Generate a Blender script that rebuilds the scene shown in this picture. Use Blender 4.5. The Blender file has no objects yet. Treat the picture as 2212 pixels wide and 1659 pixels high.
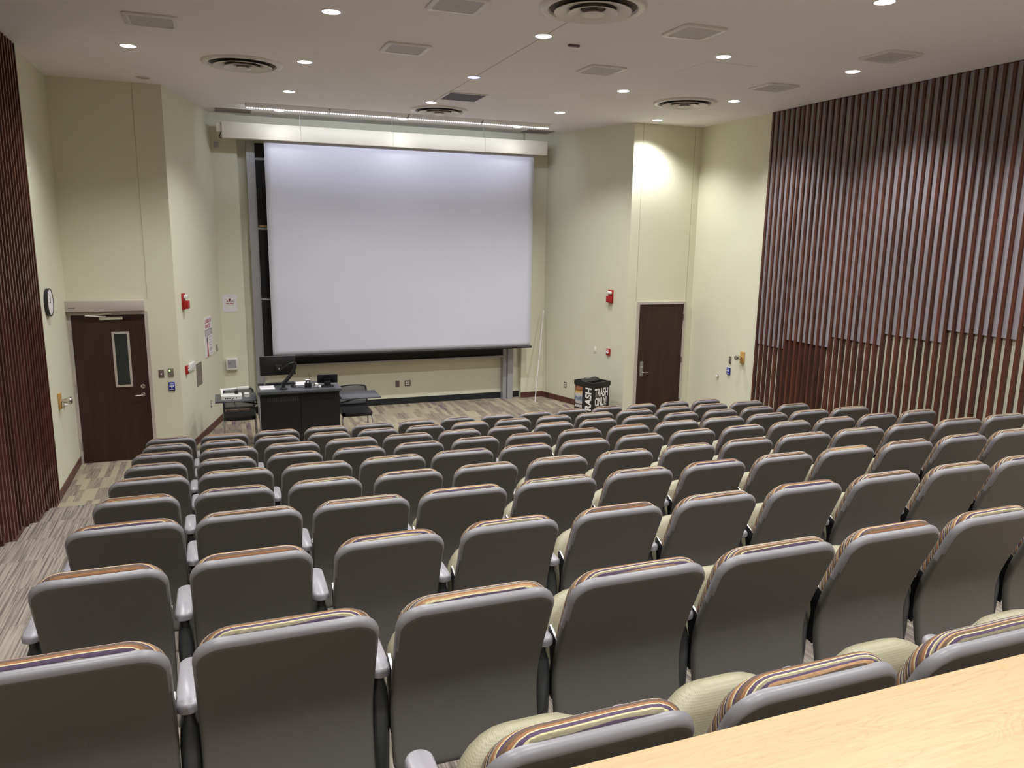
import bpy, bmesh, math, random
from mathutils import Matrix, Vector
random.seed(7)
PI = math.pi
scn = bpy.context.scene
COL = scn.collection

# ---------------------------------------------------------------- camera
EYE = 3.26
cam_d = bpy.data.cameras.new('camera'); cam_d.sensor_width = 36.0
cam_d.lens = 1655.0 / 2212.0 * 36.0
cam_d.clip_start = 0.05; cam_d.clip_end = 100
cam = bpy.data.objects.new('camera', cam_d); COL.objects.link(cam)
Rm = Matrix(((0.93506, 0.053465, -0.350436), (-0.354142, 0.184749, 0.0 - 0.916761), (0.015728, 0.98133, 0.191685)))
cam.matrix_world = Matrix.Translation((0, 0, EYE)) @ Rm.to_4x4()
scn.camera = cam

# ---------------------------------------------------------------- world, exposure
w = bpy.data.worlds.new('world'); scn.world = w; w.use_nodes = True
w.node_tree.nodes['Background'].inputs[0].default_value = (0.05, 0.05, 0.055, 1)
w.node_tree.nodes['Background'].inputs[1].default_value = 0.2
scn.view_settings.view_transform = 'Standard'
scn.view_settings.look = 'None'
scn.view_settings.gamma = 1.0
scn.view_settings.exposure = 0.42
scn.view_settings.use_curve_mapping = False
SPOT_W = 140.0      # power of each recessed downlight
STRIP_W = 3.6     # power of each LED strip

CEIL = 5.16
SP = 0.912         # row spacing
RISE = 0.1575

# ---------------------------------------------------------------- materials
def nt(name):
    m = bpy.data.materials.new(name); m.use_nodes = True
    t = m.node_tree; b = t.nodes['Principled BSDF']
    return m, t, b
def srgb(r, g, b):
    f = lambda c: (c / 255) / 12.92 if c / 255 <= .04045 else ((c / 255 + .055) / 1.055) ** 2.4
    return (f(r), f(g), f(b), 1)
def N(t, typ, **kw):
    n = t.nodes.new(typ)
    for k, v in kw.items():
        if k.startswith('i_'): n.inputs[int(k[2:])].default_value = v
        else: setattr(n, k, v)
    return n
def L(t, a, ao, b, bi): t.links.new(a.outputs[ao], b.inputs[bi])
def plain(name, col, rough=.5, metal=0.0, bump=0.0, bscale=200, var=0.0, vscale=6, spec=None, emit=None, estr=0):
    m, t, b = nt(name)
    b.inputs['Roughness'].default_value = rough; b.inputs['Metallic'].default_value = metal
    if spec is not None: b.inputs['Specular IOR Level'].default_value = spec
    tc = N(t, 'ShaderNodeTexCoord')
    if var > 0:
        n = N(t, 'ShaderNodeTexNoise'); n.inputs['Scale'].default_value = vscale; n.inputs['Detail'].default_value = 4
        L(t, tc, 'Object', n, 'Vector')
        r = N(t, 'ShaderNodeValToRGB'); r.color_ramp.elements[0].position = .3; r.color_ramp.elements[1].position = .7
        r.color_ramp.elements[0].color = tuple(c * (1 - var) for c in col[:3]) + (1,)
        r.color_ramp.elements[1].color = tuple(min(1, c * (1 + var)) for c in col[:3]) + (1,)
        L(t, n, 'Fac', r, 'Fac'); L(t, r, 'Color', b, 'Base Color')
    else:
        b.inputs['Base Color'].default_value = col
    if bump > 0:
        n2 = N(t, 'ShaderNodeTexNoise'); n2.inputs['Scale'].default_value = bscale; n2.inputs['Detail'].default_value = 3
        L(t, tc, 'Object', n2, 'Vector')
        bp = N(t, 'ShaderNodeBump'); bp.inputs['Strength'].default_value = bump; bp.inputs['Distance'].default_value = .002
        L(t, n2, 'Fac', bp, 'Height'); L(t, bp, 'Normal', b, 'Normal')
    if emit:
        b.inputs['Emission Color'].default_value = emit; b.inputs['Emission Strength'].default_value = estr
    return m

M = {}
M['wall'] = plain('cream_paint', (.715, .705, .545, 1), .75, bump=.25, bscale=120, var=.015, vscale=2)
M['ceil'] = plain('ceiling_paint', (.86, .83, .825, 1), .9, bump=.15, bscale=90, var=.012, vscale=1.5)
M['joint'] = plain('ceiling_joint_grey', (.42, .40, .37, 1), .9)  # even grey of the ceiling joint line
M['seam'] = plain('panel_reveal_tan', (.46, .43, .30, 1), .9)
M['basewood'] = plain('stained_baseboard', (.105, .035, .025, 1), .45, var=.25, vscale=9)
M['rubber'] = plain('black_rubber_base', (.012, .015, .018, 1), .5)
M['shell'] = plain('grey_seat_plastic', (.092, .086, .078, 1), .48, bump=.35, bscale=420, spec=.5)
M['rim'] = plain('grey_seat_plastic_toplit', (.185, .178, .186, 1), .38, spec=.5)  # shell plastic lightened: downlight on the upward-facing rim painted into the colour
M['arm'] = plain('armrest_grey_plastic', (.26, .247, .265, 1), .34)
M['khaki'] = None
M['standard'] = plain('grey_painted_steel', (.055, .058, .06, 1), .35, metal=.2)
M['black'] = plain('black_plastic', (.012, .012, .013, 1), .4)
M['blackmetal'] = plain('black_bracket', (.02, .02, .022, 1), .35, metal=.4)
M['chrome'] = plain('chrome', (.62, .6, .58, 1), .22, metal=1)
M['satin'] = plain('satin_steel', (.45, .44, .43, 1), .35, metal=.9)
M['alu'] = plain('anodised_aluminium', (.42, .42, .45, 1), .42, metal=.35)
M['board'] = plain('black_chalkboard', (.006, .006, .007, 1), .55, var=.2, vscale=3)
M['case'] = plain('cream_screen_case', (.74, .70, .58, 1), .4)
M['white'] = plain('white_plastic', (.75, .74, .72, 1), .35)
M['paper'] = plain('white_paper', (.78, .75, .77, 1), .8)
M['ivory'] = plain('ivory_plastic', (.82, .80, .70, 1), .4)
M['frame'] = plain('door_frame_paint', (.50, .45, .40, 1), .4)
M['lectern'] = plain('black_wood_laminate', (.0045, .0042, .0042, 1), .5, bump=.1, bscale=60)
M['lecttop'] = plain('dark_grey_laminate', (.075, .079, .088, 1), .28, var=.05, vscale=4)
M['red'] = plain('fire_alarm_red', (.38, .012, .014, 1), .35)
M['blue'] = plain('sign_blue', (.008, .012, .25, 1), .4)
M['signwhite'] = plain('sign_white', (.85, .86, .9, 1), .5)
M['greyplate'] = plain('grey_cover_plate', (.24, .215, .17, 1), .45, metal=.3)
M['brownplate'] = plain('brown_cover_plate', (.15, .11, .095, 1), .45)
M['oak'] = plain('light_oak_block', (.52, .30, .09, 1), .5, var=.15, vscale=20)
M['glassd'] = plain('door_glass_dark_beyond', (.035, .042, .040, 1), .12)  # opaque pane, the darkness behind the door put into its colour
M['diffuser'] = plain('diffuser_enamel', (.74, .71, .67, 1), .35)
M['dark'] = plain('unlit_hollow_tone', (.16, .145, .13, 1), .9)  # shade of hollows painted as a flat tone
M['grille'] = None
M['lens'] = plain('clear_strobe_lens', (.8, .78, .75, 1), .15)
M['magenta'] = plain('poster_red_ink', (.42, .08, .1, 1), .7)
M['maroon'] = plain('flyer_maroon_ink', (.16, .01, .03, 1), .7)
M['greyink'] = plain('grey_ink', (.38, .36, .36, 1), .7)
M['darkink'] = plain('charcoal_ink', (.13, .12, .12, 1), .7)
M['textwhite'] = plain('white_lettering', (.85, .84, .82, 1), .5)
M['led'] = plain('led_lens', (.9, .9, 1, 1), .4, emit=(.92, .93, 1, 1), estr=6)
M['lamp'] = plain('lamp_lens', (.95, .95, .95, 1), .4, emit=(1, .985, .96, 1), estr=7)
M['lampblue'] = plain('cool_lamp_lens', (.7, .7, .95, 1), .4, emit=(.42, .45, 1, 1), estr=1.3)
M['lampoff'] = plain('unlit_lamp_lens', (.5, .48, .46, 1), .2)
M['greenled'] = plain('green_indicator', (.2, .8, .1, 1), .4, emit=(.35, 1, .2, 1), estr=4)

def mat_khaki():
    m, t, b = nt('khaki_vinyl')
    tc = N(t, 'ShaderNodeTexCoord'); b.inputs['Roughness'].default_value = .45
    wv = [N(t, 'ShaderNodeTexWave', wave_type='BANDS', bands_direction=d) for d in ('X', 'Z')]
    for q in wv:
        q.inputs['Scale'].default_value = 55; q.inputs['Distortion'].default_value = 1.5; q.inputs['Detail'].default_value = 2
        L(t, tc, 'Object', q, 'Vector')
    mx = N(t, 'ShaderNodeMath', operation='MAXIMUM'); L(t, wv[0], 'Fac', mx, 0); L(t, wv[1], 'Fac', mx, 1)
    r = N(t, 'ShaderNodeValToRGB'); r.color_ramp.elements[0].color = (.20, .185, .115, 1); r.color_ramp.elements[1].color = (.27, .25, .165, 1)
    L(t, mx, 'Value', r, 'Fac'); L(t, r, 'Color', b, 'Base Color')
    bp = N(t, 'ShaderNodeBump'); bp.inputs['Strength'].default_value = .15; bp.inputs['Distance'].default_value = .001
    L(t, mx, 'Value', bp, 'Height'); L(t, bp, 'Normal', b, 'Normal')
    return m
M['khaki'] = mat_khaki()

def mat_stripe():
    m, t, b = nt('striped_upholstery'); b.inputs['Roughness'].default_value = .85
    tc = N(t, 'ShaderNodeTexCoord'); sx = N(t, 'ShaderNodeSeparateXYZ'); L(t, tc, 'Object', sx, 'Vector')
    oi = N(t, 'ShaderNodeObjectInfo')
    nz = N(t, 'ShaderNodeTexNoise'); nz.inputs['Scale'].default_value = 3.2; nz.inputs['Detail'].default_value = 1
    cb = N(t, 'ShaderNodeCombineXYZ'); L(t, sx, 'X', cb, 'X'); L(t, oi, 'Random', cb, 'Y')
    L(t, cb, 'Vector', nz, 'Vector')
    # distance travelled up the face of the cushion and over its top
    a = N(t, 'ShaderNodeMath', operation='MULTIPLY'); L(t, sx, 'Y', a, 0); a.inputs[1].default_value = -1.72
    s = N(t, 'ShaderNodeMath', operation='MULTIPLY_ADD'); L(t, sx, 'Z', s, 0); s.inputs[1].default_value = .35; L(t, a, 'Value', s, 2)
    n1 = N(t, 'ShaderNodeMath', operation='MULTIPLY_ADD'); L(t, nz, 'Fac', n1, 0); n1.inputs[1].default_value = .020; L(t, s, 'Value', n1, 2)
    n2 = N(t, 'ShaderNodeMath', operation='MULTIPLY_ADD'); L(t, oi, 'Random', n2, 0); n2.inputs[1].default_value = .31; L(t, n1, 'Value', n2, 2)
    k = N(t, 'ShaderNodeMath', operation='MULTIPLY'); L(t, n2, 'Value', k, 0); k.inputs[1].default_value = 1 / .125
    fr = N(t, 'ShaderNodeMath', operation='FRACT'); L(t, k, 'Value', fr, 0)
    O, O2, C_, P, T, D = (.22, .10, .042, 1), (.33, .195, .10, 1), (.46, .41, .23, 1), (.065, .038, .075, 1), (.21, .18, .115, 1), (.10, .06, .032, 1)
    seq = [O, C_, P, C_, T, P, O2, D, C_, P, T, O, O2, C_, P, D]
    wd = [.08, .03, .09, .035, .06, .05, .05, .09, .025, .07, .07, .07, .05, .035, .07, .12]
    tot = sum(wd); r = N(t, 'ShaderNodeValToRGB'); r.color_ramp.interpolation = 'CONSTANT'
    pos = 0
    for i, (c, q) in enumerate(zip(seq, wd)):
        if i < 2: e = r.color_ramp.elements[i]; e.position = pos / tot
        else: e = r.color_ramp.elements.new(pos / tot)
        e.color = c; pos += q
    L(t, fr, 'Value', r, 'Fac')
    # woven streaks
    mp = N(t, 'ShaderNodeMapping'); mp.inputs['Scale'].default_value = (60, 500, 500); L(t, tc, 'Object', mp, 'Vector')
    nz2 = N(t, 'ShaderNodeTexNoise'); nz2.inputs['Scale'].default_value = 1; nz2.inputs['Detail'].default_value = 2; L(t, mp, 'Vector', nz2, 'Vector')
    mr = N(t, 'ShaderNodeMapRange'); mr.inputs['From Min'].default_value = .3; mr.inputs['From Max'].default_value = .7
    mr.inputs['To Min'].default_value = .75; mr.inputs['To Max'].default_value = 1.25; L(t, nz2, 'Fac', mr, 'Value')
    mm = N(t, 'ShaderNodeVectorMath', operation='SCALE'); L(t, r, 'Color', mm, 0); L(t, mr, 'Result', mm, 'Scale')
    L(t, mm, 'Vector', b, 'Base Color')
    return m
M['stripe'] = mat_stripe()

def mat_wood(name, c0, c1, axis_scale, rough=.4, rings=6.0):
    m, t, b = nt(name); b.inputs['Roughness'].default_value = rough
    tc = N(t, 'ShaderNodeTexCoord'); mp = N(t, 'ShaderNodeMapping'); mp.inputs['Scale'].default_value = axis_scale
    L(t, tc, 'Object', mp, 'Vector')
    n = N(t, 'ShaderNodeTexNoise'); n.inputs['Scale'].default_value = 1; n.inputs['Detail'].default_value = 6; n.inputs['Distortion'].default_value = .6
    L(t, mp, 'Vector', n, 'Vector')
    r = N(t, 'ShaderNodeValToRGB'); r.color_ramp.elements[0].color = c0; r.color_ramp.elements[1].color = c1
    r.color_ramp.elements[0].position = .32; r.color_ramp.elements[1].position = .68
    L(t, n, 'Fac', r, 'Fac'); L(t, r, 'Color', b, 'Base Color')
    return m
M['door'] = mat_wood('walnut_veneer', (.026, .0088, .0038, 1), (.046, .0155, .0065, 1), (14, 14, 1.2), .55)
M['fin'] = mat_wood('mahogany_fin', (.040, .010, .006, 1), (.125, .036, .018, 1), (9, 9, .9), .35)
M['finl'] = mat_wood('mahogany_fin_dark', (.05, .016, .012, 1), (.13, .045, .032, 1), (9, 9, .9), .28)
M['strip'] = plain('grey_acoustic_strip', (.31, .28, .31, 1), .6, var=.05, vscale=3)

M['stripl'] = plain('tan_reveal_strip', (.44, .31, .27, 1), .55, var=.05, vscale=3)
def mat_maple():
    m, t, b = nt('maple_laminate'); b.inputs['Roughness'].default_value = .42
    tc = N(t, 'ShaderNodeTexCoord'); mp = N(t, 'ShaderNodeMapping'); mp.inputs['Scale'].default_value = (1.6, 9, 5); mp.inputs['Rotation'].default_value = (0, 0, .06)
    L(t, tc, 'Object', mp, 'Vector')
    n = N(t, 'ShaderNodeTexNoise'); n.inputs['Scale'].default_value = 1.3; n.inputs['Detail'].default_value = 3; n.inputs['Distortion'].default_value = 1.2
    L(t, mp, 'Vector', n, 'Vector')
    # thin growth-ring lines from contour bands of the noise
    k = N(t, 'ShaderNodeMath', operation='MULTIPLY'); k.inputs[1].default_value = 15; L(t, n, 'Fac', k, 0)
    fr = N(t, 'ShaderNodeMath', operation='FRACT'); L(t, k, 'Value', fr, 0)
    r = N(t, 'ShaderNodeValToRGB'); e = r.color_ramp.elements
    e[0].position = 0; e[0].color = (.30, .185, .085, 1); e[1].position = .12; e[1].color = (.40, .275, .148, 1)
    q = e.new(.6); q.color = (.435, .31, .172, 1); q = e.new(.95); q.color = (.39, .266, .14, 1)
    L(t, fr, 'Value', r, 'Fac')
    mp2 = N(t, 'ShaderNodeMapping'); mp2.inputs['Scale'].default_value = (5, 160, 50); L(t, tc, 'Object', mp2, 'Vector')
    n2 = N(t, 'ShaderNodeTexNoise'); n2.inputs['Scale'].default_value = 1; n2.inputs['Detail'].default_value = 3; L(t, mp2, 'Vector', n2, 'Vector')
    n3 = N(t, 'ShaderNodeTexNoise'); n3.inputs['Scale'].default_value = 1.1; n3.inputs['Detail'].default_value = 2; L(t, mp, 'Vector', n3, 'Vector')
    mr = N(t, 'ShaderNodeMapRange'); mr.inputs['From Min'].default_value = .35; mr.inputs['From Max'].default_value = .6; mr.inputs['To Min'].default_value = .0; mr.inputs['To Max'].default_value = .6
    L(t, n3, 'Fac', mr, 'Value')
    mx = N(t, 'ShaderNodeMix', data_type='RGBA'); mx.inputs['A'].default_value = (.42, .296, .163, 1)
    L(t, mr, 'Result', mx, 'Factor'); L(t, r, 'Color', mx, 'B')
    mr2 = N(t, 'ShaderNodeMapRange'); mr2.inputs['From Min'].default_value = .3; mr2.inputs['From Max'].default_value = .7; mr2.inputs['To Min'].default_value = .93; mr2.inputs['To Max'].default_value = 1.05
    L(t, n2, 'Fac', mr2, 'Value')
    sc = N(t, 'ShaderNodeVectorMath', operation='SCALE'); L(t, mx, 'Result', sc, 0); L(t, mr2, 'Result', sc, 'Scale')
    L(t, sc, 'Vector', b, 'Base Color')
    return m
M['maple'] = mat_maple()

def mat_carpet_tiles():
    m, t, b = nt('patterned_carpet_tile'); b.inputs['Roughness'].default_value = .95
    tc = N(t, 'ShaderNodeTexCoord'); sx = N(t, 'ShaderNodeSeparateXYZ'); L(t, tc, 'Object', sx, 'Vector')
    def mth(op, a=None, b_=None, av=None, bv=None):
        n = N(t, 'ShaderNodeMath', operation=op)
        if a is not None: t.links.new(a, n.inputs[0])
        elif av is not None: n.inputs[0].default_value = av
        if b_ is not None: t.links.new(b_, n.inputs[1])
        elif bv is not None: n.inputs[1].default_value = bv
        return n.outputs[0]
    X = sx.outputs['X']; Y = sx.outputs['Y']
    def cells(wx, wy, seed):
        fx = mth('FLOOR', mth('MULTIPLY', X, bv=1 / wx))
        hx = N(t, 'ShaderNodeTexWhiteNoise', noise_dimensions='1D'); t.links.new(mth('ADD', fx, bv=seed), hx.inputs['W'])
        yy = mth('ADD', mth('MULTIPLY', Y, bv=1 / wy), mth('MULTIPLY', mth('FLOOR', mth('MULTIPLY', hx.outputs['Value'], bv=2.0)), bv=.5))
        fy = mth('FLOOR', yy)
        cb = N(t, 'ShaderNodeCombineXYZ'); t.links.new(fx, cb.inputs[0]); t.links.new(fy, cb.inputs[1]); cb.inputs[2].default_value = seed
        wn = N(t, 'ShaderNodeTexWhiteNoise', noise_dimensions='3D'); t.links.new(cb.outputs[0], wn.inputs['Vector'])
        return wn
    w1 = cells(.075, .46, 3.1)
    r = N(t, 'ShaderNodeValToRGB'); r.color_ramp.interpolation = 'CONSTANT'; e = r.color_ramp.elements
    cols = [(0, (.36, .305, .21)), (.24, (.21, .175, .125)), (.46, (.135, .11, .085)), (.62, (.29, .25, .175)), (.80, (.165, .13, .11)), (.965, (.085, .02, .085))]
    for i, (p, c) in enumerate(cols):
        q = e[i] if i < 2 else e.new(p)
        q.position = p; q.color = c + (1,)
    L(t, w1, 'Value', r, 'Fac')
    mp = N(t, 'ShaderNodeMapping'); mp.inputs['Scale'].default_value = (85, 3.5, 1); L(t, tc, 'Object', mp, 'Vector')
    nz = N(t, 'ShaderNodeTexNoise'); nz.inputs['Scale'].default_value = 1; nz.inputs['Detail'].default_value = 2; L(t, mp, 'Vector', nz, 'Vector')
    mr = N(t, 'ShaderNodeMapRange'); mr.inputs['From Min'].default_value = .35; mr.inputs['From Max'].default_value = .65; mr.inputs['To Min'].default_value = 0; mr.inputs['To Max'].default_value = 1
    L(t, nz, 'Fac', mr, 'Value')
    mx = N(t, 'ShaderNodeMix', data_type='RGBA'); L(t, r, 'Color', mx, 'A'); mx.inputs['B'].default_value = (.38, .325, .23, 1)
    f = N(t, 'ShaderNodeMath', operation='MULTIPLY'); L(t, mr, 'Result', f, 0); f.inputs[1].default_value = .6; L(t, f, 'Value', mx, 'Factor')
    L(t, mx, 'Result', b, 'Base Color')
    bp = N(t, 'ShaderNodeBump'); bp.inputs['Strength'].default_value = .4; bp.inputs['Distance'].default_value = .003
    L(t, nz, 'Fac', bp, 'Height'); L(t, bp, 'Normal', b, 'Normal')
    return m
M['carpet'] = mat_carpet_tiles()
def mat_carpet_stripe():
    m, t, b = nt('striped_step_carpet'); b.inputs['Roughness'].default_value = .95
    tc = N(t, 'ShaderNodeTexCoord')
    mp = N(t, 'ShaderNodeMapping'); mp.inputs['Scale'].default_value = (95, 1.6, 40); L(t, tc, 'Object', mp, 'Vector')
    nz = N(t, 'ShaderNodeTexNoise'); nz.inputs['Scale'].default_value = 1; nz.inputs['Detail'].default_value = 3; L(t, mp, 'Vector', nz, 'Vector')
    r = N(t, 'ShaderNodeValToRGB'); e = r.color_ramp.elements
    e[0].position = .36; e[0].color = (.12, .10, .085, 1); e[1].position = .60; e[1].color = (.33, .285, .23, 1)
    q = e.new(.5); q.color = (.25, .215, .17, 1)
    L(t, nz, 'Fac', r, 'Fac'); L(t, r, 'Color', b, 'Base Color')
    bp = N(t, 'ShaderNodeBump'); bp.inputs['Strength'].default_value = .4; bp.inputs['Distance'].default_value = .003
    L(t, nz, 'Fac', bp, 'Height'); L(t, bp, 'Normal', b, 'Normal')
    return m
M['carpet2'] = mat_carpet_stripe()
def mat_screen():
    m, t, b = nt('projection_fabric'); b.inputs['Roughness'].default_value = .7
    b.inputs['Base Color'].default_value = (.66, .66, .76, 1)
    tc = N(t, 'ShaderNodeTexCoord')
    mp = N(t, 'ShaderNodeMapping'); mp.inputs['Scale'].default_value = (.9, 1, 7); L(t, tc, 'Object', mp, 'Vector')
    nz = N(t, 'ShaderNodeTexNoise'); nz.inputs['Scale'].default_value = 1.2; nz.inputs['Detail'].default_value = 4; L(t, mp, 'Vector', nz, 'Vector')
    bp = N(t, 'ShaderNodeBump'); bp.inputs['Strength'].default_value = .12; bp.inputs['Distance'].default_value = .01
    L(t, nz, 'Fac', bp, 'Height'); L(t, bp, 'Normal', b, 'Normal')
    return m
M['screen'] = mat_screen()
def mat_grille(name, c0, c1, sc):
    m, t, b = nt(name); b.inputs['Roughness'].default_value = .6
    tc = N(t, 'ShaderNodeTexCoord')
    v = N(t, 'ShaderNodeTexVoronoi'); v.inputs['Scale'].default_value = sc; v.inputs['Randomness'].default_value = 0
    L(t, tc, 'Object', v, 'Vector')
    r = N(t, 'ShaderNodeValToRGB'); r.color_ramp.elements[0].position = .25; r.color_ramp.elements[1].position = .4
    r.color_ramp.elements[0].color = c0; r.color_ramp.elements[1].color = c1
    L(t, v, 'Distance', r, 'Fac'); L(t, r, 'Color', b, 'Base Color')
    return m
M['grille'] = mat_grille('perforated_speaker_grille', (.38, .365, .35, 1), (.60, .58, .555, 1), 90)
M['vent'] = mat_grille('return_air_eggcrate', (.02, .014, .014, 1), (.06, .045, .045, 1), 60)
M['ventl'] = mat_grille('pale_air_eggcrate', (.10, .085, .08, 1), (.30, .26, .25, 1), 60)
def mat_mesh():
    m, t, b = nt('black_mesh_fabric'); b.inputs['Roughness'].default_value = .7
    b.inputs['Base Color'].default_value = (.09, .09, .095, 1)
    b.inputs['Alpha'].default_value = .62
    return m
M['mesh'] = mat_mesh()
def mat_picture():
    m, t, b = nt('bin_picture_print'); b.inputs['Roughness'].default_value = .5
    tc = N(t, 'ShaderNodeTexCoord')
    sx = N(t, 'ShaderNodeSeparateXYZ'); L(t, tc, 'Object', sx, 'Vector')
    nz = N(t, 'ShaderNodeTexNoise'); nz.inputs['Scale'].default_value = 16; nz.inputs['Detail'].default_value = 3; nz.inputs['Distortion'].default_value = 1.5
    L(t, tc, 'Object', nz, 'Vector')
    a = N(t, 'ShaderNodeMath', operation='MULTIPLY_ADD'); L(t, nz, 'Fac', a, 0); a.inputs[1].default_value = .16; L(t, sx, 'Z', a, 2)
    r = N(t, 'ShaderNodeValToRGB'); e = r.color_ramp.elements
    mr = N(t, 'ShaderNodeMapRange'); mr.inputs['From Min'].default_value = .30; mr.inputs['From Max'].default_value = .74; L(t, a, 'Value', mr, 'Value'); L(t, mr, 'Result', r, 'Fac')
    st = [(0, (.10, .07, .05)), (.08, (.5, .43, .38)), (.14, (.12, .09, .07)), (.22, (.55, .5, .5)), (.33, (.25, .32, .4)), (.45, (.10, .14, .18)), (.52, (.5, .52, .55)), (.6, (.62, .52, .38)), (.68, (.55, .32, .04)), (.74, (.12, .05, .03)), (.84, (.45, .16, .07)), (.93, (.08, .03, .03))]
    for i, (p, c) in enumerate(st):
        q = e[i] if i < 2 else e.new(p); q.position = p; q.color = c + (1,)
    L(t, r, 'Color', b, 'Base Color')
    return m
M['picture'] = mat_picture()

# ---------------------------------------------------------------- object helpers
def obj(name, bm, mat, parent=None, smooth=False, loc=None):
    bmesh.ops.recalc_face_normals(bm, faces=bm.faces)
    me = bpy.data.meshes.new(name); bm.to_mesh(me); bm.free()
    mats = mat if isinstance(mat, (list, tuple)) else [mat]
    for q in mats: me.materials.append(M[q])
    if smooth:
        for p in me.polygons: p.use_smooth = True
        if hasattr(me, 'set_sharp_from_angle'): me.set_sharp_from_angle(angle=math.radians(40))
    o = bpy.data.objects.new(name, me); COL.objects.link(o)
    if parent: o.parent = parent
    if loc: o.location = loc
    return o
def tag(o, label, cat, group=None, kind=None):
    o['label'] = label; o['category'] = cat
    if group: o['group'] = group
    if kind: o['kind'] = kind
    return o
def thing(name, label, cat, loc=(0, 0, 0), rz=0, group=None):
    o = bpy.data.objects.new(name, None); o.empty_display_size = .1; COL.objects.link(o)
    o.location = loc; o.rotation_euler = (0, 0, rz)
    return tag(o, label, cat, group)
def struct(name, bm, mat, parent=None, smooth=False):
    o = obj(name, bm, mat, parent, smooth); 
    if not parent: o['kind'] = 'structure'
    return o
def dup(o, parent=None):
    c = o.copy(); COL.objects.link(c)
    if parent: c.parent = parent
    for ch in list(o.children): dup(ch, c)
    return c
def B(): return bmesh.new()
def box(bm, x0, x1, y0, y1, z0, z1, bev=0, mi=0, seg=2):
    vs = [bm.verts.new((x, y, z)) for x in (x0, x1) for y in (y0, y1) for z in (z0, z1)]
    F = [(0, 1, 3, 2), (4, 6, 7, 5), (0, 4, 5, 1), (2, 3, 7, 6), (0, 2, 6, 4), (1, 5, 7, 3)]
    fs = [bm.faces.new([vs[i] for i in f]) for f in F]
    if bev > 0:
        es = list({e for f in fs for e in f.edges})
        r = bmesh.ops.bevel(bm, geom=es, offset=bev, segments=seg, affect='EDGES', profile=.5)
        fs = [f for f in bm.faces if f.is_valid and (f in r['faces'] or f in fs)]
    if mi:
        for f in fs:
            if f.is_valid: f.material_index = mi
    return fs
def bxo(name, dims, mat, parent=None, bev=0, smooth=None):
    bm = B(); box(bm, *dims, bev=bev)
    return obj(name, bm, mat, parent, smooth=bool(bev) if smooth is None else smooth)
def poly_prism(bm, pts, z0, z1):
    a = [bm.verts.new((x, y, z0)) for x, y in pts]; b = [bm.verts.new((x, y, z1)) for x, y in pts]
    n = len(pts)
    bm.faces.new(a[::-1]); bm.faces.new(b)
    for i in range(n): bm.faces.new((a[i], a[(i + 1) % n], b[(i + 1) % n], b[i]))
def tube(bm, pts, r, n=10, cap=True):
    pts = [Vector(p) for p in pts]; rings = []
    rr = r if isinstance(r, (list, tuple)) else [r] * len(pts)
    up0 = None
    for i, p in enumerate(pts):
        d = (pts[min(i + 1, len(pts) - 1)] - pts[max(i - 1, 0)]).normalized()
        if up0 is None or abs(d.dot(up0)) > .98:
            up0 = Vector((0, 0, 1)) if abs(d.z) < .9 else Vector((1, 0, 0))
        a = d.cross(up0).normalized(); b = a.cross(d).normalized(); up0 = b
        rings.append([bm.verts.new(p + (a * math.cos(2 * PI * k / n) + b * math.sin(2 * PI * k / n)) * rr[i]) for k in range(n)])
    for i in range(len(rings) - 1):
        for k in range(n): bm.faces.new((rings[i][k], rings[i][(k + 1) % n], rings[i + 1][(k + 1) % n], rings[i + 1][k]))
    if cap: bm.faces.new(rings[0][::-1]); bm.faces.new(rings[-1])
def lathe(bm, prof, n=32, M4=None, cap=True):
    M4 = M4 or Matrix.Identity(4); rings = []
    for r, z in prof:
        rings.append([bm.verts.new(M4 @ Vector((r * math.cos(2 * PI * k / n), r * math.sin(2 * PI * k / n), z))) for k in range(n)])
    for i in range(len(rings) - 1):
        for k in range(n): bm.faces.new((rings[i][k], rings[i][(k + 1) % n], rings[i + 1][(k + 1) % n], rings[i + 1][k]))
    if cap: bm.faces.new(rings[0][::-1]); bm.faces.new(rings[-1])
def bez(p0, p1, p2, p3, n=14):
    out = []
    for i in range(n + 1):
        t = i / n; s = 1 - t
        out.append(tuple(s ** 3 * a + 3 * s * s * t * b + 3 * s * t * t * c + t ** 3 * d for a, b, c, d in zip(p0, p1, p2, p3)))
    return out
def rrect(x0, x1, z0, z1, r, n=4, rtop=None, rbot=None):
    rt = r if rtop is None else rtop; rb = r if rbot is None else rbot; pts = []
    for cx, cz, rr, a0 in ((x1 - rb, z0 + rb, rb, -90), (x1 - rt, z1 - rt, rt, 0), (x0 + rt, z1 - rt, rt, 90), (x0 + rb, z0 + rb, rb, 180)):
        for k in range(n + 1):
            a = math.radians(a0 + 90 * k / n); pts.append((cx + rr * math.cos(a), cz + rr * math.sin(a)))
    return pts
def plate(bm, pts, y0, y1, mi=0):
    """rounded plate: outline in x,z extruded along y"""
    a = [bm.verts.new((x, y0, z)) for x, z in pts]; b = [bm.verts.new((x, y1, z)) for x, z in pts]
    n = len(pts); fs = [bm.faces.new(a[::-1]), bm.faces.new(b)]
    for i in range(n): fs.append(bm.faces.new((a[i], a[(i + 1) % n], b[(i + 1) % n], b[i])))
    for f in fs: f.material_index = mi
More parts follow.
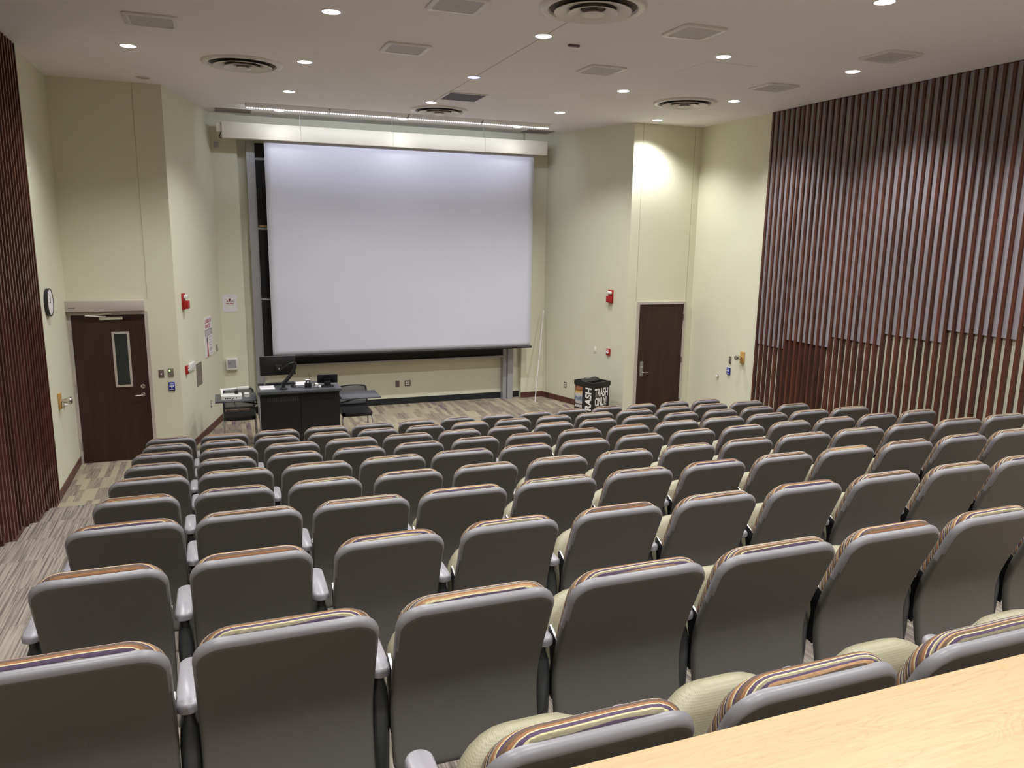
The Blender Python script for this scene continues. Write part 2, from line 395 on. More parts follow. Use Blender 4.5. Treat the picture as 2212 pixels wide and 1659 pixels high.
def text(name, s, size, mat, parent, loc, width=None, bold=0.0, rot=0.0, ext=.0012):
    """flat lettering in the parent's x-z plane, facing -y, centred on loc"""
    cu = bpy.data.curves.new(name, 'FONT'); cu.body = s; cu.size = size; cu.align_x = 'CENTER'; cu.align_y = 'CENTER'
    cu.extrude = ext; cu.offset = bold; cu.space_line = .8
    tmp = bpy.data.objects.new(name + '_curve', cu); COL.objects.link(tmp)
    bpy.context.view_layer.update()
    dg = bpy.context.evaluated_depsgraph_get()
    me = bpy.data.meshes.new_from_object(tmp.evaluated_get(dg))
    bpy.data.objects.remove(tmp); bpy.data.curves.remove(cu)
    xs = [v.co.x for v in me.vertices]; ys = [v.co.y for v in me.vertices]
    cx, cy = (max(xs) + min(xs)) / 2, (max(ys) + min(ys)) / 2
    sx = (width / (max(xs) - min(xs))) if width else 1
    sy = size / (max(ys) - min(ys)) if width else 1
    cr, sr = math.cos(rot), math.sin(rot)
    for v in me.vertices:
        x, y, z = (v.co.x - cx) * sx, (v.co.y - cy) * sy, v.co.z
        x, y = x * cr - y * sr, x * sr + y * cr
        v.co = (x, -z, y)
    me.materials.clear(); me.materials.append(M[mat])
    o = bpy.data.objects.new(name, me); COL.objects.link(o); o.parent = parent; o.location = loc
    return o

# ---------------------------------------------------------------- shell of the room
XL, XR, YB = -1.95, 8.12, -3.2
DWL, DWR = 11.83, 12.04        # door walls left / right
FW, FWR = 14.2, 14.32          # front wall, recessed centre
aL, bL = (-.59, DWL), (0.0, FW)
aR, bR = (6.77, DWR), (6.09, FW)
def zone_floor():
    bm = B(); xa, xb = XL - .1, XR + .1
    prof = [(FWR + .2, 0.0)]
    for r in range(1, 11):
        y = 9.48 - SP * (r - 1)
        prof += [(y, RISE * (r - 1)), (y, RISE * r)]
    prof += [(YB - .1, RISE * 10)]
    top = [(bm.verts.new((xa, y, z)), bm.verts.new((xb, y, z))) for y, z in prof]
    for i in range(len(top) - 1):
        f = bm.faces.new((top[i][0], top[i + 1][0], top[i + 1][1], top[i][1])); f.material_index = 0 if i == 0 else 1
    lo = [(bm.verts.new((xa, y, -.2)), bm.verts.new((xb, y, -.2))) for y in (prof[0][0], prof[-1][0])]
    bm.faces.new((lo[0][0], lo[0][1], lo[1][1], lo[1][0]))
    bm.faces.new((top[0][0], top[0][1], lo[0][1], lo[0][0])); bm.faces.new((top[-1][0], lo[1][0], lo[1][1], top[-1][1]))
    bm.faces.new([t[0] for t in top] + [lo[1][0], lo[0][0]]); bm.faces.new(([t[1] for t in top] + [lo[1][1], lo[0][1]])[::-1])
    return struct('floor', bm, ['carpet', 'carpet2'])
zone_floor()
bm = B(); box(bm, XL - .2, XR + .2, YB - .2, FWR + .3, CEIL, CEIL + .15); struct('ceiling', bm, 'ceil')
T = .15
bm = B(); box(bm, XL - T, XL, YB, DWL + T, -.2, CEIL); struct('wall_left', bm, 'wall')
bm = B(); box(bm, XR, XR + T, YB, DWR + T, -.2, CEIL); struct('wall_right', bm, 'wall')
bm = B(); box(bm, XL - T, XR + T, YB - T, YB, -.2, CEIL); struct('wall_back', bm, 'wall')
bm = B(); box(bm, XL - T, aL[0] - .0, DWL, DWL + T, -.2, CEIL); struct('wall_left_alcove', bm, 'wall')
bm = B(); box(bm, aR[0], XR + T, DWR, DWR + T, -.2, CEIL); struct('wall_right_alcove', bm, 'wall')
bm = B(); poly_prism(bm, [aL, bL, (bL[0] - T, bL[1]), (aL[0] - T, aL[1] + T)], -.2, CEIL); struct('wall_front_left_angle', bm, 'wall')
bm = B(); poly_prism(bm, [bR, aR, (aR[0] + T, aR[1] + T), (bR[0] + T, bR[1])], -.2, CEIL); struct('wall_front_right_angle', bm, 'wall')
RX0, RX1 = .40, 5.62
bm = B(); poly_prism(bm, [(bL[0] - T, FW), (RX0, FW), (RX0, FWR), (RX1, FWR), (RX1, FW), (bR[0] + T, FW), (bR[0] + T, FWR + .2), (bL[0] - T, FWR + .2)], -.2, CEIL)
struct('wall_front', bm, 'wall')

# vertical reveals and ceiling joint
n_tr = 1
def trim(dims, mat='seam'):
    global n_tr
    bm = B(); box(bm, *dims); struct('trim_%d' % n_tr, bm, mat); n_tr += 1
trim((-.952, -.946, DWL - .003, DWL, 2.3, CEIL))
trim((6.945, 6.951, DWR - .003, DWR, 2.12, CEIL)); trim((7.985, 7.991, DWR - .003, DWR, 2.12, CEIL))
trim((3.085, 3.091, 6.8, 10.62, CEIL - .002, CEIL), 'joint'); trim((3.085, 3.091, 11.3, 11.8, CEIL - .002, CEIL), 'joint')

# baseboards
def angled_base(name, p, q, mat, h=.11, t=.014, e0=0, e1=0):
    dx, dy = q[0] - p[0], q[1] - p[1]; l = math.hypot(dx, dy); nx, ny = dy / l, -dx / l
    bm = B(); poly_prism(bm, [p, q, (q[0] + nx * t, q[1] + ny * t), (p[0] + nx * t, p[1] + ny * t)], 0, h); struct(name, bm, mat)
angled_base('baseboard_left_angle', aL, bL, 'basewood')
angled_base('baseboard_right_angle', bR, aR, 'basewood')
angled_base('baseboard_front_left', (bL[0], FW), (RX0, FW), 'basewood')
angled_base('baseboard_front_right', (RX1, FW), (bR[0], FW), 'basewood')
angled_base('baseboard_front', (RX0, FWR), (RX1, FWR), 'rubber', h=.12)
angled_base('baseboard_alcove_left', (-.97, DWL), (aL[0], DWL), 'basewood')
def step_base(name, x0, x1, ya, yb):
    """baseboard that climbs with the steps"""
    bm = B(); ys = [ya]
    for r in range(1, 11):
        y = 9.48 - SP * (r - 1)
        if yb < y < ya: ys.append(y)
    ys.append(yb)
    for i in range(len(ys) - 1):
        r = max(0, min(10, int(math.floor((9.48 - (ys[i] + ys[i + 1]) / 2) / SP)) + 1)) if (ys[i] + ys[i + 1]) / 2 < 9.48 else 0
        ex = .09 if i < len(ys) - 2 else 0
        box(bm, x0, x1, ys[i + 1], ys[i], RISE * r, RISE * r + .11)
        if i < len(ys) - 2: box(bm, x0, x1, ys[i + 1], ys[i + 1] + .11, RISE * r + .11, RISE * (r + 1) + .11)
    struct(name, bm, 'basewood')
step_base('baseboard_left', XL, XL + .014, DWL, YB)
step_base('baseboard_right', XR - .014, XR, DWR, YB)

# ---------------------------------------------------------------- slatted wall panels
def floor_at(y): return 0.0 if y > 9.48 else min(10, math.floor((9.48 - y) / SP) + 1) * RISE
def slat_panel(side):
    P = SP / 8
    if side == 'right':
        t = thing('slatted_wall_panel', 'tall right-wall panel of mahogany fins with grey strips between them', 'wall panel', (XR, 0, 0), 0)
        sgn, ytop = -1, 10.12
    else:
        t = thing('slatted_wall_panel', 'narrow left-wall panel of dark red mahogany fins', 'wall panel', (XL, 0, 0), 0)
        sgn, ytop = 1, 9.97
    depth_seq = [.050, .068, .056, .052, .056, .050, .05, .05, .05, .05, .05, .05]
    fb, sb = B(), B(); k = 0; y = ytop - .025
    while y > YB + .1:
        g = int(max(0, math.floor((9.48 - y) / SP) + 1))
        d = (depth_seq[min(g, 11)]) if side == 'right' else .06
        wdt = .038 if side == 'right' else .030
        z0 = floor_at(y) + (.0 if side == 'right' else .10)
        if side == 'left' and y > 9.48: z0 = .10
        box(fb, *sorted((sgn * .0, sgn * d)), y - wdt / 2, y + wdt / 2, z0 + (.11 if side == 'right' else 0), CEIL - .005)
        if side == 'right':
            gb = 1.59 + RISE * g
            ym = y - P / 2
            if int(max(0, math.floor((9.48 - ym) / SP) + 1)) != g: gb = 1.59 + RISE * g
            box(sb, *sorted((0, sgn * (d - .024))), ym - (P - wdt) / 2 + .004, ym + (P - wdt) / 2 - .001, gb, CEIL - .01)
        if side == 'left' and (k % 8) == 4:
            box(fb, *sorted((sgn * .0, sgn * (d - .02))), y - P + wdt / 2, y - wdt / 2, z0 + .0, z0 + .2)
        y -= P; k += 1
    obj('wood_fins', fb, 'fin' if side == 'right' else 'finl', t)
    if side == 'right': obj('grey_strips', sb, 'strip', t)
    if side == 'left':
        pass
slat_panel('right'); slat_panel('left')

# ---------------------------------------------------------------- seating
PROF = [(0.0, .850), (.028, .79), (.055, .73), (.083, .665), (.110, .60), (.133, .54), (.150, .48), (.156, .42), (.152, .36), (.141, .30), (.125, .24), (.106, .18)]
def prof_at(s):
    """point and unit tangent on the rear face of the back, s measured down from the top"""
    if s <= 0:
        a, b = Vector((PROF[0][0], PROF[0][1])), Vector((PROF[1][0], PROF[1][1])); d = (b - a).normalized(); return a + d * s, d
    for i in range(len(PROF) - 1):
        a, b = Vector(PROF[i]), Vector(PROF[i + 1]); l = (b - a).length
        if s <= l or i == len(PROF) - 2:
            d = (b - a).normalized()
            # smooth the tangent between neighbours
            j = min(i + 1, len(PROF) - 2); a2, b2 = Vector(PROF[j]), Vector(PROF[j + 1]); d2 = (b2 - a2).normalized()
            h = max(0, i - 1); d0 = (Vector(PROF[h + 1]) - Vector(PROF[h])).normalized()
            u = s / l; dd = ((d0 + d) * .5 * (1 - u) + (d + d2) * .5 * u).normalized()
            return a + d * s, dd
        s -= l
def map_back(x, s, dep):
    p, d = prof_at(s); n = Vector((-d.y, d.x))            # forward-up normal
    if n.x < 0: n = -n
    return Vector((x, p.x + n.x * dep, p.y + n.y * dep))
def ring_solid(bm, pts, centre, layers, fmap, mi_of=None, xs=1.0):
    """stack of rings; each layer = (inset, scale, depth). pts are (x, s)"""
    cx, cs = centre; rings = []
    n = len(pts)
    nrm = []
    for i in range(n):
        a = Vector(pts[i - 1]); b = Vector(pts[(i + 1) % n]); tdir = (b - a).normalized(); q = Vector((tdir.y, -tdir.x))
        if q.dot(Vector(pts[i]) - Vector((cx, cs))) > 0: q = -q
        nrm.append(Vector((q.x * xs, q.y)))
    for (ins, sc, dep) in layers:
        ring = []
        for i in range(n):
            p = Vector(pts[i]) + nrm[i] * ins
            p = Vector((cx, cs)) + (p - Vector((cx, cs))) * sc
            ring.append(bm.verts.new(fmap(p.x, p.y, dep)))
        rings.append(ring)
    for r in range(len(rings) - 1):
        for i in range(n):
            f = bm.faces.new((rings[r][i], rings[r][(i + 1) % n], rings[r + 1][(i + 1) % n], rings[r + 1][i]))
            if mi_of: f.material_index = mi_of(r)
    bm.faces.new(rings[0][::-1]); bm.faces.new(rings[-1])
def outline(w, s0, s1, rt, rb, nside=12, nc=7, taper=0.0):
    """rounded outline; top at s0; corners finely divided"""
    h = w / 2; pts = []
    def arc(cx, cs, r, a0):
        for k in range(nc + 1):
            a = math.radians(a0 + 90 * k / nc); pts.append((cx + r * math.cos(a), cs - r * math.sin(a)))
    def lin(p, q, n):
        for k in range(1, n): pts.append((p[0] + (q[0] - p[0]) * k / n, p[1] + (q[1] - p[1]) * k / n))
    arc(h - rt, s0 + rt, rt, 0); lin((h - rt, s0), (-h + rt, s0), 6)
    arc(-h + rt, s0 + rt, rt, 90); lin((-h, s0 + rt), (-h, s1 - rb), nside)
    arc(-h + rb, s1 - rb, rb, 180); lin((-h + rb, s1), (h - rb, s1), 6)
    arc(h - rb, s1 - rb, rb, 270); lin((h, s1 - rb), (h, s0 + rt), nside)
    return [(x * (1 - taper * max(0, s)), s) for x, s in pts]
def shell_mesh(w):
    bm = B(); o = outline(w, 0, .675, .085, .035, taper=.03)
    r = .017
    ins = lambda a: r - r * math.sin(a)
    L_ = [(.0, s, .0) for s in ()]
    layers = [(.021, k, .0) for k in (.12, .3, .5, .7, .85, .96)]
    layers += [(.021, 1, .0), (.018, 1, .0010), (.0145, 1, .0018), (.010, 1, .004), (.006, 1, .0075), (.0028, 1, .012), (.0006, 1, .018), (0, 1, .025), (.003, 1, .032), (.010, 1, .034), (.03, 1, .034), (.03, .8, .034), (.03, .5, .034), (.03, .2, .034)]
    rim = range(7, 16)
    ring_solid(bm, o, (0, .33), layers, map_back, lambda q: 1 if q in rim else 0, xs=.6)
    for f in bm.faces:
        if f.material_index == 1 and f.calc_center_median().z < .67: f.material_index = 0  # painted-in top light stops partway down the sides
    return bm
def back_cushion_mesh(w):
    bm = B(); o = outline(w - .022, -.003, .335, .105, .02, taper=.03)
    layers = [(.03, .5, .030), (.012, 1, .030), (.004, 1, .031), (0, 1, .036), (-.0015, 1, .044), (-.001, 1, .052), (.003, 1, .062), (.012, 1, .071), (.03, 1, .079), (.03, .8, .088), (.03, .5, .094), (.03, .2, .096)]
    ring_solid(bm, o, (0, .17), layers, map_back)
    return bm
def seat_mesh(w):
    bm = B(); o = outline(w - .05, 0, .38, .165, .05, taper=-.0)
    base = Vector((.405, .635)); d = Vector((-.36, -.933)); n = Vector((-.933, .36))
    def fm(x, s, dep):
        p = base + d * s + n * dep; return Vector((x, p.x, p.y))
    layers = [(.05, .3, -.062), (.05, .7, -.060), (.035, 1, -.056), (.014, 1, -.046), (.003, 1, -.028), (0, 1, -.008), (.002, 1, .012), (.012, 1, .030), (.03, 1, .040), (.05, .85, .046), (.05, .5, .05), (.05, .2, .051)]
    ring_solid(bm, o, (0, .2), layers, fm)
    return bm
def arm_mesh():
    bm = B(); pts = rrect(-.036, .036, .165, .465, .034, 7)
    lay = [(.006, .546), (.0, .551), (0, .568), (.003, .575), (.009, .580)]
    rings = []
    for ins, z in lay:
        ring = []
        for x, y in pts:
            cy = .315; ring.append(bm.verts.new((x * (1 - ins / .036), cy + (y - cy) * (1 - ins / .15), z)))
        rings.append(ring)
    n = len(pts)
    for r in range(len(rings) - 1):
        for i in range(n): bm.faces.new((rings[r][i], rings[r][(i + 1) % n], rings[r + 1][(i + 1) % n], rings[r + 1][i]))
    bm.faces.new(rings[0][::-1]); bm.faces.new(rings[-1])
    return bm
def standard_mesh():
    """upright between two seats: narrow neck, swelling body, floor foot"""
    bm = B(); rings = []
    for z, hx, y0, y1 in ((.546, .018, .20, .40), (.51, .018, .20, .38), (.48, .028, .19, .38), (.42, .032, .18, .38), (.30, .032, .18, .38), (.12, .030, .19, .38), (.03, .030, .18, .39), (.0, .027, .17, .40)):
        pts = rrect(-hx, hx, y0, y1, hx * .9, 4)
        rings.append([bm.verts.new((x, y, z)) for x, y in pts])
    n = len(rings[0])
    for r in range(len(rings) - 1):
        for i in range(n): bm.faces.new((rings[r][i], rings[r][(i + 1) % n], rings[r + 1][(i + 1) % n], rings[r + 1][i]))
    bm.faces.new(rings[0][::-1]); bm.faces.new(rings[-1])
    return bm
def bracket_mesh(s, w):
    bm = B(); x = s * (w / 2 - .012)
    pts = [(.150, .565), (.225, .600), (.238, .585), (.21, .46), (.225, .33), (.19, .32), (.175, .42)]
    a = [bm.verts.new((x - .004, y, z)) for y, z in pts]; b = [bm.verts.new((x + .004, y, z)) for y, z in pts]
    bm.faces.new(a); bm.faces.new(b[::-1])
    for i in range(len(pts)):
        f = bm.faces.new((a[i], a[(i + 1) % len(pts)], b[(i + 1) % len(pts)], b[i])); f.material_index = 1 if i == 0 else 0
    return bm
def make_chair(w, pitch):
    t = thing('theater_seat', '', 'seat')
    obj('backrest_shell', shell_mesh(w), ['shell', 'rim'], t, True)
    obj('back_cushion', back_cushion_mesh(w), 'stripe', t, True)
    obj('seat_cushion', seat_mesh(w), 'khaki', t, True)
    a = obj('armrest', arm_mesh(), 'arm', t, True); a.location.x = -pitch / 2
    s = obj('standard', standard_mesh(), 'standard', t, True); s.location.x = -pitch / 2
    for q in (-1, 1): obj('bracket', bracket_mesh(q, w), ['blackmetal', 'satin'], t)
    return t
ROWS = {'A': [-0.625, -0.036, 0.561, 1.15, 1.738, 2.308, 2.865, 3.42, 3.973, 4.525, 5.084, 5.649, 6.205, 6.762],
 'B': [-0.607, -0.05, 0.511, 1.072, 1.629, 2.188, 2.746, 3.301, 3.856, 4.428, 5.017, 5.606, 6.197, 6.787],
 'C': [-0.588, 0.0, 0.594, 1.182, 1.771, 2.338, 2.896, 3.45, 4.006, 4.566, 5.124, 5.684, 6.242, 6.801],
 'D': [-0.575, -0.02, 0.545, 1.108, 1.665, 2.22, 2.773, 3.332, 3.89, 4.471, 5.058, 5.648, 6.238, 6.829],
 'E': [-0.547, 0.042, 0.636, 1.228, 1.814, 2.382, 2.939, 3.496, 4.055, 4.622, 5.181, 5.742, 6.302, 6.859],
 'F': [-0.542, 0.022, 0.587, 1.147, 1.707, 2.266, 2.826, 3.396, 3.958, 4.536, 5.13, 5.724, 6.317, 6.91],
 'G': [-0.505, 0.086, 0.676, 1.262, 1.854, 2.43, 2.992, 3.559, 4.113, 4.679, 5.239, 5.80],
 'H': [-0.491, 0.067, 0.638, 1.198, 1.762, 2.326, 2.898, 3.465, 4.034, 4.61, 5.20],
 'I': [-0.455, 0.138, 0.729, 1.326, 1.921, 2.498, 3.06, 3.62],
 'J': [0.675, 1.249, 1.822, 2.395]}
ROWY = [9.43, 8.53, 7.62, 6.71, 5.81, 4.90, 4.01, 3.07, 2.134, 1.208]
ORD = ['first', 'second', 'third', 'fourth', 'fifth', 'sixth', 'seventh', 'eighth', 'ninth', 'tenth', 'eleventh', 'twelfth', 'thirteenth', 'fourteenth']
ROWN = ['front row', 'second row', 'third row', 'fourth row', 'fifth row', 'sixth row', 'fourth row from counter', 'third row from counter', 'second row from counter', 'row touching counter']
wide0 = make_chair(.540, .588); narrow0 = make_chair(.485, .556)
used = {}
for ri, (rk, xs) in enumerate(ROWS.items()):
    n = len(xs)
    for ci, x in enumerate(xs):
        wide = (ci < 5) if (ri % 2 == 0 and rk != 'J') else (ci >= 9 and rk != 'J')
        proto = wide0 if wide else narrow0
        c = dup(proto) if proto.name in used else proto
        used[proto.name] = True
        c.location = (x, ROWY[ri], RISE * ri)
        c['group'] = 'theater seats in rows'
        if rk == 'J': pos = ['left-most visible seat', 'second visible seat from the left', 'third visible seat from the left', 'right-most seat'][ci]
        elif ci == 0: pos = 'left end seat'
        elif n == 14 and ci == 13: pos = 'right end seat'
        else: pos = ORD[ci] + ' from left aisle'
        c['label'] = 'grey seat with striped cushion edge, ' + pos + ', ' + ROWN[ri]
        if ri == 8 or ri == 7 or ri == 6 or ri == 9: pass
        arm = [k for k in c.children if k.name.startswith('armrest')][0]; std = [k for k in c.children if k.name.startswith('standard')][0]
        left = (xs[ci - 1] - x) / 2 if ci > 0 else -(.588 if wide else .553) / 2
        arm.location.x = left; std.location.x = left
        if ci == n - 1:
            for src in (arm, std):
                d = src.copy(); COL.objects.link(d); d.parent = c; d.location.x = -left

# ---------------------------------------------------------------- maple counter behind the last row
t = thing('counter_desk', 'maple laminate counter desk filling the bottom right foreground', 'desk', (2.6, .792, RISE * 10))
bxo('desktop', (-3.1, 2.6, -.32, .32, .700, .735), 'maple', t, .003)
bxo('modesty_light_block', (-3.05, 2.55, .275, .295, .005, .698), 'maple', t)  # unseen front panel, set near the edge to block light behind the seats
for x in (-3.0, -.3, 2.5): bxo('leg', (x - .02, x + .02, -.28, .27, 0, .699), 'satin', t, .004)

# ---------------------------------------------------------------- ceiling fixtures
def downlight(x, y, state='on', label=''):
    t = thing('recessed_downlight', label, 'ceiling light', (x, y, CEIL), 0, 'recessed round downlights in the ceiling')
    bm = B(); lathe(bm, [(.078, -.001), (.080, -.006), (.092, -.006), (.096, -.001)], 32, cap=False); obj('trim_ring', bm, 'diffuser', t, True)
    bm = B(); lathe(bm, [(.079, -.0005), (.074, -.006), (.05, -.012), (.02, -.0145)], 32); obj('lamp_lens', bm, {'on': 'lamp', 'cool': 'lampblue', 'off': 'lampoff'}[state], t, True)
    if state != 'off':
        ld = bpy.data.lights.new('downlight_beam', 'SPOT'); ld.energy = SPOT_W * (.04 if y > 13 else (1 if state == 'on' else .35))
        ld.spot_size = math.radians(128); ld.spot_blend = .75; ld.shadow_soft_size = .055
        ld.color = (.975, .98, .985) if state == 'on' else (.8, .82, 1)
        lo = bpy.data.objects.new('downlight_beam', ld); COL.objects.link(lo); lo.parent = t; lo.location = (0, 0, -.075)
        lo['category'] = None if False else 'light'
        del lo['category']
    return t
LX = [-.77, 1.05, 3.08, 5.17, 6.94]
names_y = {13.45: 'behind the LED strips near the screen', 11.6: 'in the light row before the screen', 9.55: 'in the middle light row', 7.35: 'in the light row nearest the camera'}
colnm = ['over the left aisle', 'left of centre', 'on the centre line', 'right of centre', 'nearest the right slatted wall']
for y in (13.45, 11.6, 9.55, 7.35):
    for i, x in enumerate(LX):
        if y == 13.45 and i in (0, 4): continue
        if y == 7.35 and i == 0: continue
        st = 'on'
        if i == 0 and y == 11.6: st = 'off'
        if i == 2 and y == 9.55: st = 'cool'
        yy = 11.41 if st == 'off' else y
        adj = {'on': 'lit white round downlight ', 'off': 'unlit silvery round downlight ', 'cool': 'dim bluish round downlight '}[st]
        downlight(x, yy, st, adj + colnm[i] + ', ' + names_y[y])
for y, nm in ((5.2, 'over the sixth seat row'), (3.05, 'over the eighth seat row'), (.9, 'over the maple counter'), (-1.4, 'behind the maple counter')):
    for i, x in enumerate(LX):
        downlight(x, y, 'on', 'lit round downlight ' + nm + ', ' + colnm[i])

def diffuser(x, y, label):
    t = thing('round_air_diffuser', label, 'air diffuser', (x, y, CEIL), 0, 'round ceiling air diffusers')
    bm = B(); lathe(bm, [(.372, -.004), (.382, -.022), (.415, -.030), (.445, -.018), (.455, -.001)], 56, cap=False); obj('outer_ring', bm, 'diffuser', t, True)
    bm = B(); lathe(bm, [(.01, -.0015), (.372, -.0015), (.372, -.0035), (.01, -.0035)], 40); obj('throat_shade_disc', bm, 'dark', t)  # flat disc under the solid ceiling, throat shade painted into its colour
    for r0, r1, z in ((.20, .33, -.042), (.11, .215, -.050)):
        bm = B(); lathe(bm, [(r0, -.008), (r0 + .006, -.012), (r1 - .01, z + .004), (r1, z), (r1 - .004, z - .006), (r1 - .016, z - .002), (r0 + .0, -.018)], 48, cap=False)
        obj('cone_ring', bm, 'diffuser', t, True)
    bm = B(); lathe(bm, [(.03, -.01), (.08, -.050), (.098, -.060), (.088, -.066), (.02, -.067)], 32); obj('centre_disc', bm, 'diffuser', t, True)
diffuser(.39, 9.95, 'round ringed air diffuser at upper left, between two lit downlights')
diffuser(3.09, 6.30, 'largest round air diffuser, cut by the top edge of the view')
diffuser(3.38, 12.25, 'round air diffuser just in front of the LED strip lights')
diffuser(6.41, 9.98, 'round air diffuser beside the right slatted wall')
def speaker(x, y, label):
    t = thing('ceiling_speaker', label, 'speaker', (x, y, CEIL), 0, 'square ceiling speakers')
    bm = B(); pts = rrect(-.235, .235, -.235, .235, .05, 5)
    rings = []
    for k, z in ((1, -.001), (1, -.012), (.97, -.018), (.80, -.018), (.78, -.010)):
        rings.append([bm.verts.new((px * k, py * k, z)) for px, py in pts])
    n = len(pts)
    for r in range(len(rings) - 1):
        for i in range(n): bm.faces.new((rings[r][i], rings[r][(i + 1) % n], rings[r + 1][(i + 1) % n], rings[r + 1][i]))
    obj('frame', bm, 'diffuser', t, True)
    bm = B(); box(bm, -.185, .185, -.185, .185, -.013, -.009); obj('grille', bm, 'grille', t)
    bm = B(); lathe(bm, [(.008, -.012), (.008, -.016), (.004, -.017)], 12); obj('centre_screw', bm, 'chrome', t)
speaker(-.46, 8.33, 'square speaker at the top left, beside the left downlight')
speaker(1.96, 8.42, 'square speaker left of the ceiling joint line')
speaker(2.01, 6.68, 'square speaker cut by the top edge, left of the big diffuser')
speaker(4.31, 6.62, 'square speaker right of the largest round diffuser')
speaker(4.30, 8.50, 'square speaker between the centre lamps and the access panel')
speaker(6.72, 6.60, 'square speaker farthest right, near the top of the slatted wall')
speaker(6.76, 8.49, 'square speaker between the right diffuser and the right slatted wall')
def vent(x0, x1, y0, y1, label, m='ventl'):
    t = thing('return_air_grille', label, 'vent', ((x0 + x1) / 2, (y0 + y1) / 2, CEIL), 0, 'square return air grilles')
    hx, hy = (x1 - x0) / 2, (y1 - y0) / 2; bm = B()
    for d in ((-hx, hx, -hy, -hy + .03), (-hx, hx, hy - .03, hy), (-hx, -hx + .03, -hy + .03, hy - .03), (hx - .03, hx, -hy + .03, hy - .03)):
        box(bm, *d, -.010, -.0005)
    obj('frame', bm, 'diffuser', t)
    bm = B(); box(bm, -hx + .03, hx - .03, -hy + .03, hy - .03, -.006, -.001); obj('grille_core', bm, m, t)
vent(.05, .66, 13.5, 14.08, 'return air grille at the left end of the LED strips')
vent(3.08, 3.66, 10.64, 11.26, 'dark return air grille in mid ceiling, above the centre diffuser', 'vent')
vent(5.43, 6.03, 13.55, 14.12, 'return air grille at the right end of the LED strips')
bm = B(); box(bm, 5.15, 5.80, 7.60, 8.26, CEIL - .004, CEIL - .0005)
o = obj('access_panel', bm, 'ceil'); tag(o, 'flush painted access panel in the ceiling, right of centre', 'access panel')
bm = B(); box(bm, -.06, .06, -.02, .02, -.02, 0, .004)
o = obj('ceiling_sensor', bm, 'brownplate', loc=(3.5, 7.55, CEIL - .0005)); tag(o, 'small dark slotted sensor beside the large round diffuser', 'sensor')

# LED strip lights hung before the screen
SX = [.51, 1.77, 3.04, 4.32, 5.58]; SY = 12.97
strip_lbl = ['left-most LED strip light, above the left end of the screen case', 'second LED strip light from the left', 'third LED strip light from the left', 'right-most LED strip light, beside the return air grille']
for i in range(4):
    x0, x1 = SX[i] + .015, SX[i + 1] - .015
    t = thing('led_strip_light', strip_lbl[i], 'ceiling light', ((x0 + x1) / 2, SY, CEIL), 0, 'LED strip lights before the screen')
    h = (x1 - x0) / 2
    bm = B()
    # angled trough, open towards the screen
    prof = [(-.14, 0), (-.132, -.008), (-.03, -.056), (.0, -.060), (.0, -.055), (-.024, -.050), (-.12, 0)]
    a = [bm.verts.new((-h, y, z)) for y, z in prof]; b = [bm.verts.new((h, y, z)) for y, z in prof]
    bm.faces.new(a); bm.faces.new(b[::-1])
    for q in range(len(prof)): bm.faces.new((a[q], a[(q + 1) % len(prof)], b[(q + 1) % len(prof)], b[q]))
    obj('trough', bm, 'diffuser', t)
    bm = B(); nled = 34
    for q in range(nled):
        xx = -h + .02 + (2 * h - .04) * q / (nled - 1)
        lathe(bm, [(.004, .007), (.0095, .003), (.0095, -.003), (.004, -.007)], 8, Matrix.Translation((xx, -.014, -.064)))
    obj('led_row', bm, 'led', t, True)
    for sx in (-h, h):
        bm = B(); box(bm, sx - .010, sx + .010, -.055, .01, -.058, -.0005); obj('end_bracket', bm, 'white', t)
    ld = bpy.data.lights.new('strip_beam', 'AREA'); ld.shape = 'RECTANGLE'; ld.size = 2 * h; ld.size_y = .04; ld.energy = STRIP_W; ld.color = (.80, .86, 1); ld.spread = math.radians(150)
    lo = bpy.data.objects.new('strip_beam', ld); COL.objects.link(lo); lo.parent = t; lo.location = (0, .012, -.08)
    lo.rotation_euler = (math.radians(60), 0, 0)

# ---------------------------------------------------------------- projection screen
t = thing('projection_screen', 'large white projection screen lowered over the chalkboards', 'projection screen', (3.03, 13.84, 1.06))
Z = 1.06
bm = B(); box(bm, -2.86, 2.86, -.09, .09, 4.725 - Z, 4.975 - Z, .006); obj('housing', bm, 'case', t, True)
bm = B(); box(bm, -2.945, -2.862, -.06, .06, 4.82 - Z, 4.96 - Z, .006); obj('motor_box', bm, 'case', t, True)
bm = B()
nx, nz = 40, 40
x0, x1, z0, z1 = -2.215, 2.63, 1.10 - Z, 4.74 - Z
vv = []
for j in range(nz + 1):
    row = []
    for i in range(nx + 1):
        u, v = i / nx, j / nz
        tt = min(1, (1 - v) * 4); wob = .0015 * math.sin(u * 13 + v * 3) * math.sin(v * 17) * tt + .0016 * math.sin(v * 37 + 1.2 * math.sin(u * 4)) * (abs(u - .5) * 1.2 + .25) * tt
        row.append(bm.verts.new((x0 + (x1 - x0) * u, wob, z0 + (z1 - z0) * v)))
    vv.append(row)
for j in range(nz):
    for i in range(nx): bm.faces.new((vv[j][i], vv[j][i + 1], vv[j + 1][i + 1], vv[j + 1][i]))
o = obj('fabric', bm, 'screen', t, True)
md = o.modifiers.new('thickness', 'SOLIDIFY'); md.thickness = .0015
bm = B(); tube(bm, [(x0 - .01, 0, z0 - .005), (x1 + .03, 0, z0 - .005)], .022, 12); obj('weight_bar', bm, 'black', t, True)
for x in (1.41, 2.97, 4.66):
    bm = B(); tube(bm, [(x - 3.03, 0, 4.975 - Z), (x - 3.03, 0, CEIL - Z)], .005, 8)
    lathe(bm, [(.012, 4.985 - Z), (.014, 5.0 - Z), (.008, 5.02 - Z)], 10, Matrix.Translation((x - 3.03, 0, 0))); obj('hanger_rod', bm, 'satin', t, True)
